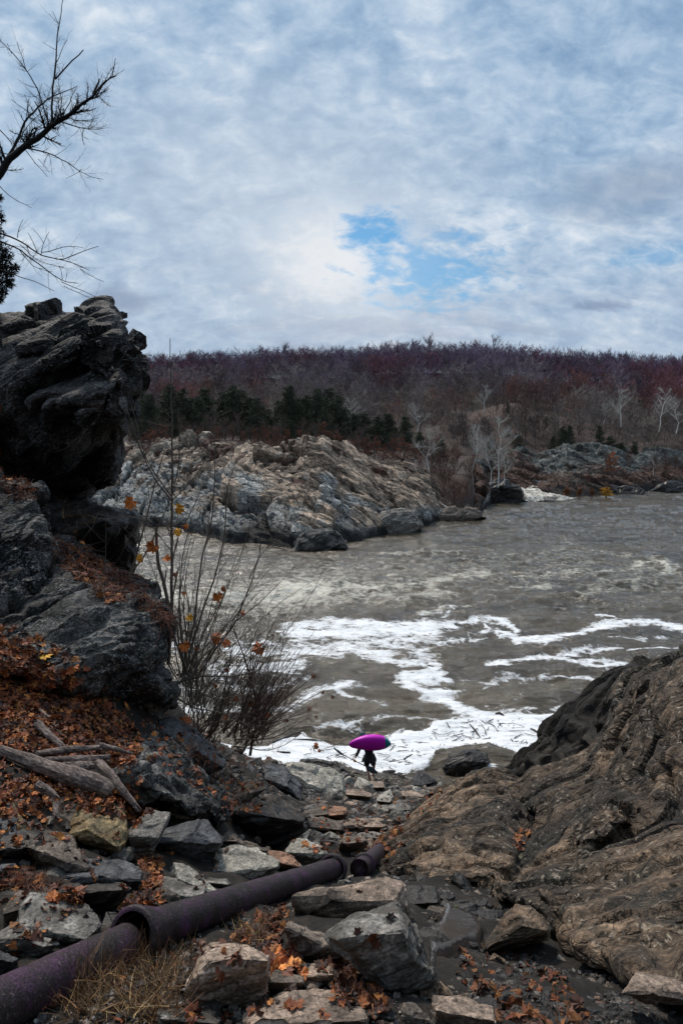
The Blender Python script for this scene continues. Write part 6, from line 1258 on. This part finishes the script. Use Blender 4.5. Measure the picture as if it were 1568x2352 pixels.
def hand(c, ax, curl, mat, name):
    """palm, four bent fingers of unequal length and a thumb closing round a bar along ax"""
    m_ = MB(); ax = np.array(ax) / np.linalg.norm(ax); curl = np.array(curl) / np.linalg.norm(curl); nn = np.cross(ax, curl); c = np.array(c)
    R_ = np.stack([ax, curl, nn], 1); V, q = ellipsoid(c + nn * .03, (.045, .045, .018), 10, R_); m_.add(V, q)
    for k_, (o_, l) in enumerate([(-.033, .9), (-.011, 1.05), (.011, 1.0), (.033, .8)]):
        b = c + ax * o_; pts = [b + nn * .03 + curl * .03, b + nn * .012 + curl * .042 * l, b - nn * .014 + curl * .036 * l, b - nn * .028 + curl * .012, b - nn * .026 - curl * .01 * l]; tube(m_, pts, [.011, .011, .0105, .0095, .008], 7)
    pts = [c + ax * -.04 + nn * .03 - curl * .02, c + ax * -.052 + nn * .01 - curl * .032, c + ax * -.04 - nn * .015 - curl * .028, c + ax * -.028 - nn * .03 - curl * .01]; tube(m_, pts, [.014, .013, .011, .009], 7)
    V, f, _ = m_.data(); obj(name, V, f, M[mat], parent=person, smooth=True)
def C8(x, y, dd=0.): (a, b), = cr('8', [(x, y)]); return P(a, b, DP + dd)
s0, s1, s2 = C8(690, 372, -.22), C8(772, 405, -.16), C8(880, 470, -.3)
hand(np.array(s0) + (np.array(s2) - np.array(s0)) * .46, s2 - s0, (0, -.2, 1), 'glove', 'glove')
hand(PP(935, 352, .0), (1, 0, 0), (0, -1, .2), 'glove', 'glove')
# shoes
for a, b in (('la', 'lt'), ('ra', 'rt')):
    c = (J[a] + J[b]) / 2; d_ = J[b] - J[a]; fw = np.array([d_[0], d_[1], 0]) + np.array([0, .08, 0]); fw /= np.linalg.norm(fw); sdv = np.cross([0, 0, 1], fw)
    V, q = ellipsoid(J[b] + fw * .03 - np.array([0, 0, .01]), (.13, .05, .045), 12, np.stack([fw, sdv, np.array([0, 0, 1.])], 1), -.6); obj('shoe', V, q, M['black'], parent=person, smooth=True)
# boat
boat = empty('kayak', PP(790, 740, -.3), 'short bright magenta whitewater boat with a teal tip, carried on the shoulder', 'kayak')
sta = [(322, 566, 588), (335, 540, 620), (360, 512, 648), (400, 480, 672), (500, 424, 700), (600, 384, 722), (700, 357, 742), (800, 346, 752), (900, 345, 752), (1000, 356, 738), (1080, 384, 714), (1115, 400, 700), (1160, 432, 672), (1205, 480, 635), (1235, 525, 605), (1250, 560, 580)]
def loft(st):
    m_ = MB(); n = 28; rings = []
    for x, y0, y1 in st:
        cy = (y0 + y1) / 2; h = (y1 - y0) / 2 * MPX; c = np.array(PP(x, cy, -.30 + (x - 790) * .0003)); a = np.arange(n) * 2 * math.pi / n
        up = np.array([0, -.35, 1.0]) / 1.06; fwd = np.array([0, -1, -.35]) / 1.06; cs = np.cos(a); sn = np.sin(a)
        sx = np.sign(cs) * np.abs(cs) ** .8; sz = np.sign(sn) * np.abs(sn) ** .9
        rings.append(c + up[None] * (sx * h)[:, None] + fwd[None] * (sz * np.where(sn > 0, .45, .75) * h)[:, None])
    V = np.concatenate(rings + [rings[0].mean(0)[None], rings[-1].mean(0)[None]]); k = len(st)
    i = np.arange(k - 1)[:, None] * n + np.arange(n)[None]; j = np.arange(k - 1)[:, None] * n + (np.arange(n) + 1)[None] % n
    return V, [np.stack([i, j, j + n, i + n], -1).reshape(-1, 4), np.array([(k * n, (q + 1) % n, q) for q in range(n)] + [(k * n + 1, (k - 1) * n + q, (k - 1) * n + (q + 1) % n) for q in range(n)])]
V, f = loft(sta[:12]); obj('hull', V, f, M['pink'], parent=boat, smooth=True)
V, f = loft([(1113, 399, 701)] + sta[12:]); obj('teal_tip', V, f, M['teal'], parent=boat, smooth=True)
m_ = MB(); cc = np.array(PP(760, 560, .02)); a = np.linspace(0, 2 * math.pi, 29); tube(m_, np.c_[cc[0] + .24 * np.cos(a), np.full(29, cc[1]) + .03, cc[2] + .13 * np.sin(a)], .018, 6, cap=False); V, f, _ = m_.data(); obj('cockpit_rim', V, f, M['black'], parent=boat, smooth=True)
# paddle
pad = empty('paddle', s1, 'double-bladed paddle held low in the yellow-gloved hand', 'paddle')
m_ = MB(); tube(m_, [s0, s0 * .45 + s2 * .55, s2], .016, 8); V, f, _ = m_.data(); obj('shaft', V, f, M['black'], parent=pad, smooth=True)
for a, b, w, edge in ((C8(694, 374, -.22), C8(624, 321, -.1), .05, 1), (C8(868, 462, -.3), C8(941, 506, -.35), .1, 0)):
    a, b = np.array(a), np.array(b); u = (b - a) / np.linalg.norm(b - a); sd = np.cross(u, [0, 1, 0]) if not edge else np.cross(u, [.3, 1, .2]); sd /= np.linalg.norm(sd); L = np.linalg.norm(b - a); n = 12; t_ = np.linspace(0, 1, n); ww = w * np.sin(np.clip(t_ * 1.1 + .12, 0, 1) * math.pi * .86) ** .6; nn = np.cross(u, sd)
    rows = [np.stack([a + u * L * q + sd * v * k_ + nn * (.02 * (abs(v) ** 2) + h) for v, h in ((-1, 0), (-.5, .006), (0, .012), (.5, .006), (1, 0), (.5, -.006), (0, -.012), (-.5, -.006))]) for q, k_ in zip(t_, ww)]
    V = np.concatenate(rows); i = np.arange(n - 1)[:, None] * 8 + np.arange(8)[None]; j = np.arange(n - 1)[:, None] * 8 + (np.arange(8) + 1)[None] % 8
    obj('blade', V, np.stack([i, j, j + 8, i + 8], -1).reshape(-1, 4), M['blade'], parent=pad, smooth=True)

# ------------------------------------------------------------------ driftwood at the waterline and on the foam
def wat(x, y, up=.02): d = water_d(np.array(x, float), np.array(y, float)); p = P(x, y, d); p[2] += up; return p
def gnd(x, y, up=.05):
    d = min(ground_hit(x, y) or 99, float(water_d(np.array([x]), np.array([y]))[0]) - .15); return P(x, y, d) + np.array([0, 0, .03])
M['wetwood'] = plain('black_wet_wood', (.02, .014, .012), .6, .5, 20)
for k, (pts, r, lab) in enumerate([([(130, 1130), (300, 1150), (520, 1190)], .05, 'black waterlogged log at the left end of the driftwood line'), ([(230, 1180), (480, 1240), (700, 1290)], .06, 'thick black log just left of the person'), ([(150, 1290), (300, 1310), (430, 1330)], .045, 'short dark log below the driftwood line'),
        ([(820, 1260), (1000, 1270), (1180, 1280), (1330, 1250)], .05, 'long dark log right of the person at the water edge'), ([(900, 1310), (1150, 1330), (1380, 1330)], .06, 'thick dark log on the stones right of the person'), ([(1080, 1200), (1220, 1195), (1340, 1190)], .035, 'reddish stick lying on the foam edge'), ([(1330, 1340), (1430, 1280), (1540, 1340)], .05, 'bent black branch at the right end of the driftwood line'), ([(560, 1250), (640, 1220), (700, 1210)], .03, 'small dark branch at the foot of the person')]):
    log([gnd(*cr('p', [p])[0], .06) for p in pts], [r * 1.3, r * 2.2, r * 1.1], lab, 'driftwood_log', 8, .5, 'wetwood', 20 + k, 'driftwood', near=False)
lst = [([(160, 290), (300, 235), (410, 195)], '8', .05, 'long black branch floating in the foam left of the person'), ([(590, 390), (615, 420), (635, 447)], '5', .05, 'thick black branch stub floating in the middle of the foam'), ([(765, 408), (820, 405), (872, 404)], '5', .03, 'long straight dark stick floating in the foam at right'), ([(868, 412), (885, 420), (902, 430)], '5', .07, 'dark chunk of wood floating beside the long straight stick'),
       ([(708, 342), (725, 338), (742, 348)], '5', .06, 'black knot of wood at the upper edge of the near foam'), ([(325, 98), (345, 95), (368, 106)], '5', .1, 'black floating snag where the foam streak bends'), ([(285, 548), (325, 528), (358, 518)], '5', .035, 'dark stick in the foam just right of the person'), ([(1070, 98), (1077, 96), (1085, 100)], '5', .1, 'small dark bobbing lump far out in the river'),
       ([(1180, 180), (1220, 182), (1262, 188)], '5', .05, 'thin dark branch in the river near the black slab'), ([(330, 260), (450, 262), (540, 275)], '8', .03, 'thin straight stick in the foam under the thicket'), ([(205, 352), (250, 358), (300, 358)], '8', .05, 'dark stick near the shore under the thicket')]
for k, (pts, c_, r, lab) in enumerate(lst): log([wat(*cr(c_, [p])[0], r * .4) for p in pts], [r * .5, r, r * .4], lab, 'driftwood_stick', 7, .6, 'wetwood', 40 + k, 'driftwood', near=False)
rd = np.random.RandomState(8); proto = None; cnt = 0
foamy = cr('w', [(150, 760), (330, 765), (430, 770), (540, 740), (660, 715), (760, 680), (900, 670), (1120, 680), (1080, 730), (1000, 790), (880, 765), (700, 775), (600, 835), (540, 860), (440, 870), (330, 830), (200, 820)])
fa = np.array(foamy); sticks = []
for v in range(5):
    m_ = MB(); q = np.linspace(-.5, .5, 7); pts = np.c_[q, .06 * rd.randn(7).cumsum() * .5, .01 + .03 * np.abs(rd.randn(7))]; tube(m_, pts, [.01, .03, .035, .03, .03, .02, .008], 5); V, f, _ = m_.data(); sticks.append(mesh_data('stick', V, f, M['wetwood']))
while cnt < 150:
    x, y = rd.uniform(fa[:, 0].min(), fa[:, 0].max()), rd.uniform(fa[:, 1].min(), fa[:, 1].max())
    if not inside(foamy, np.array([x]), np.array([y]))[0]: continue
    p = wat(x, y, .03); o = bpy.data.objects.new('driftwood_stick', sticks[rd.randint(5)]); COL.objects.link(o); o.location = p; s = .13 + .6 * rd.rand() ** 2.2; o.scale = (s, .35 + s * rd.rand(), .4); o.rotation_euler = (0, 0, .25 + rd.randn() * .9 + (x - 900) / 500)
    tag(o, 'small dark stick drifting in the white foam near the shore', 'driftwood', 'small sticks drifting in the foam'); cnt += 1
# ------------------------------------------------------------------ camera, sky, light
cam = bpy.data.cameras.new('camera'); co = bpy.data.objects.new('camera', cam); COL.objects.link(co)
cam.sensor_fit = 'VERTICAL'; cam.sensor_height = 36; cam.sensor_width = 24; cam.lens = 24; cam.clip_start = .05; cam.clip_end = 20000
co.location = EYE; co.rotation_euler = (math.radians(90) - PITCH, 0, 0); scene.camera = co
W = bpy.data.worlds.new('World'); scene.world = W; W.use_nodes = True; nt = W.node_tree; nt.nodes.clear()
SUN_EL, SUN_AZ = math.radians(54), math.radians(-28)           # azimuth clockwise from +Y
def wn(t, **k):
    n = nt.nodes.new(t)
    for a, v in k.items(): setattr(n, a, v)
    return n
def wm(op, a, b=0., c=None):
    n = wn('ShaderNodeMath', operation=op)
    for i, v in enumerate([a, b] + ([c] if c is not None else [])):
        if isinstance(v, bpy.types.NodeSocket): nt.links.new(v, n.inputs[i])
        else: n.inputs[i].default_value = v
    return n.outputs[0]
def wmix(f, a, b):
    n = wn('ShaderNodeMix', data_type='RGBA')
    for i, v in ((0, f), (6, a), (7, b)):
        if isinstance(v, bpy.types.NodeSocket): nt.links.new(v, n.inputs[i])
        else: n.inputs[i].default_value = v if i == 0 else (*v, 1)
    return n.outputs[2]
def wramp(f, stops):
    r = wn('ShaderNodeValToRGB'); nt.links.new(f, r.inputs[0]); e = r.color_ramp.elements
    while len(e) < len(stops): e.new(.5)
    for i, (p, c) in enumerate(stops): e[i].position = p; e[i].color = (*c, 1) if hasattr(c, '__len__') else (c, c, c, 1)
    return r.outputs[0]
tc = wn('ShaderNodeTexCoord'); sep = wn('ShaderNodeSeparateXYZ'); nt.links.new(tc.outputs['Generated'], sep.inputs[0])
dx, dy, dz = sep.outputs
hz = wm('ADD', wm('MAXIMUM', dz, 0.0), .6)
u = wm('DIVIDE', dx, hz); v = wm('DIVIDE', dy, hz)
cv = wn('ShaderNodeCombineXYZ'); nt.links.new(u, cv.inputs[0]); nt.links.new(v, cv.inputs[1])
def wnoise(scale, detail, rough, dist, sc=(1, 1, 1), loc=(0, 0, 0), rz=0):
    m = wn('ShaderNodeMapping'); nt.links.new(cv.outputs[0], m.inputs[0]); m.inputs['Scale'].default_value = sc; m.inputs['Location'].default_value = loc; m.inputs['Rotation'].default_value = (0, 0, rz)
    n = wn('ShaderNodeTexNoise'); nt.links.new(m.outputs[0], n.inputs['Vector']); n.inputs['Scale'].default_value = scale
    n.inputs['Detail'].default_value = detail; n.inputs['Roughness'].default_value = rough; n.inputs['Distortion'].default_value = dist; return n.outputs['Fac']
n1 = wnoise(1.1, 4, .5, .3, loc=(3.1, 1.7, 0)); n2 = wnoise(9.5, 5, .55, .5, (1, 1.25, 1), (.4, 2, 0)); n3 = wnoise(25, 5, .6, .3, (1, 1.5, 1))
tex = wm('ADD', wm('MULTIPLY', n1, .32), wm('ADD', wm('MULTIPLY', n2, .38), wm('MULTIPLY', n3, .30)))
cloud = wramp(tex, [(.37, (.20, .33, .52)), (.455, (.32, .46, .64)), (.53, (.475, .60, .75)), (.62, (.73, .80, .88))])
# brighter, whiter cloud low over the hills and round the gap; a soft grey bank to the right
def blob(px, py, rx, ry, lo=1.3, hi=.3, nz=None, amt=1.0):
    r = rays(px, py); r = r / np.linalg.norm(r)
    ax = math.atan2(r[0], r[1]); el = math.asin(r[2])
    a = wm('ARCTAN2', dx, dy); e = wm('ARCSINE', dz)
    A = wm('DIVIDE', wm('SUBTRACT', a, ax), rx / F); E = wm('DIVIDE', wm('SUBTRACT', e, el), ry / F)
    r2 = wm('SQRT', wm('ADD', wm('MULTIPLY', A, A), wm('MULTIPLY', E, E)))
    if nz is not None: r2 = wm('ADD', r2, wm('MULTIPLY', wm('SUBTRACT', nz, .5), amt))
    m = wn('ShaderNodeMapRange', interpolation_type='SMOOTHSTEP'); nt.links.new(r2, m.inputs[0])
    m.inputs[1].default_value = lo; m.inputs[2].default_value = hi; m.inputs[3].default_value = 0; m.inputs[4].default_value = 1
    return m.outputs[0]
low = wn('ShaderNodeMapRange', interpolation_type='SMOOTHSTEP'); nt.links.new(dz, low.inputs[0]); low.inputs[1].default_value = .30; low.inputs[2].default_value = .10
wh = wm('MULTIPLY', low.outputs[0], .4)
c = wmix(wh, cloud, (.50, .57, .67))
band = wnoise(3.2, 5, .6, .6, (.5, 2.2, 1), (1, 5, 0))
c = wmix(wm('MULTIPLY', wm('MULTIPLY', wramp(band, [(.5, 0), (.62, 1)]), low.outputs[0]), .6), c, (.36, .41, .53))
c = wmix(wm('MULTIPLY', blob(640, 480, 520, 260, 1.4, .1, n2, .8), .45), c, (.66, .72, .79))
c = wmix(wm('MULTIPLY', blob(780, 600, 190, 120, 1.3, .2, n3, 1.6), .9), c, (.84, .86, .89))
c = wmix(wm('MULTIPLY', blob(1500, 420, 200, 75, 1.3, .2, band, 2.2), .6), c, (.27, .34, .46))
c = wmix(wm('MULTIPLY', blob(280, 690, 90, 34, 1.2, .2, n2, 1.0), .6), c, (.25, .31, .44))
c = wmix(wm('MULTIPLY', blob(1385, 700, 70, 12, 1.3, .2, n3, 2.0), .6), c, (.22, .28, .42))
sky = wn('ShaderNodeTexSky', sky_type='NISHITA', sun_disc=False, sun_elevation=SUN_EL, sun_rotation=SUN_AZ)
STR = .1
sc = wn('ShaderNodeMix', data_type='RGBA', blend_type='MULTIPLY'); sc.inputs[0].default_value = 1; nt.links.new(c, sc.inputs[6]); sc.inputs[7].default_value = (1 / STR,) * 3 + (1,)
gap = blob(860, 535, 85, 50, 1.3, .2, n3, 2.6); gap2 = blob(990, 620, 165, 80, 1.3, .1, n3, 3.2); gap3 = blob(1500, 590, 90, 22, 1.3, .2, n3, 2.4)
g = wm('MAXIMUM', wm('MAXIMUM', gap, wm('MULTIPLY', gap2, .8)), wm('MULTIPLY', gap3, .6))
blue = wn('ShaderNodeMix', data_type='RGBA', blend_type='MULTIPLY'); blue.inputs[0].default_value = 1; nt.links.new(sky.outputs[0], blue.inputs[6]); blue.inputs[7].default_value = (.5, .9, 1.08, 1)
fin = wmix(g, sc.outputs[2], blue.outputs[2])
bg = wn('ShaderNodeBackground'); nt.links.new(fin, bg.inputs[0]); bg.inputs[1].default_value = STR
wo = wn('ShaderNodeOutputWorld'); nt.links.new(bg.outputs[0], wo.inputs[0])
L = bpy.data.lights.new('sun', 'SUN'); L.energy = 3.1; L.angle = math.radians(10); L.color = (1, .92, .82)
lo = bpy.data.objects.new('sun', L); COL.objects.link(lo); lo.rotation_euler = (math.radians(90) - SUN_EL, 0, -SUN_AZ + math.pi); lo.location = (0, 0, 60)
v = Vector((math.sin(SUN_AZ) * math.cos(SUN_EL), math.cos(SUN_AZ) * math.cos(SUN_EL), math.sin(SUN_EL))); lo.rotation_euler = v.to_track_quat('Z', 'Y').to_euler()
vs = scene.view_settings; vs.view_transform = 'Standard'; vs.look = 'None'; vs.exposure = 0; vs.gamma = 1; vs.use_curve_mapping = False
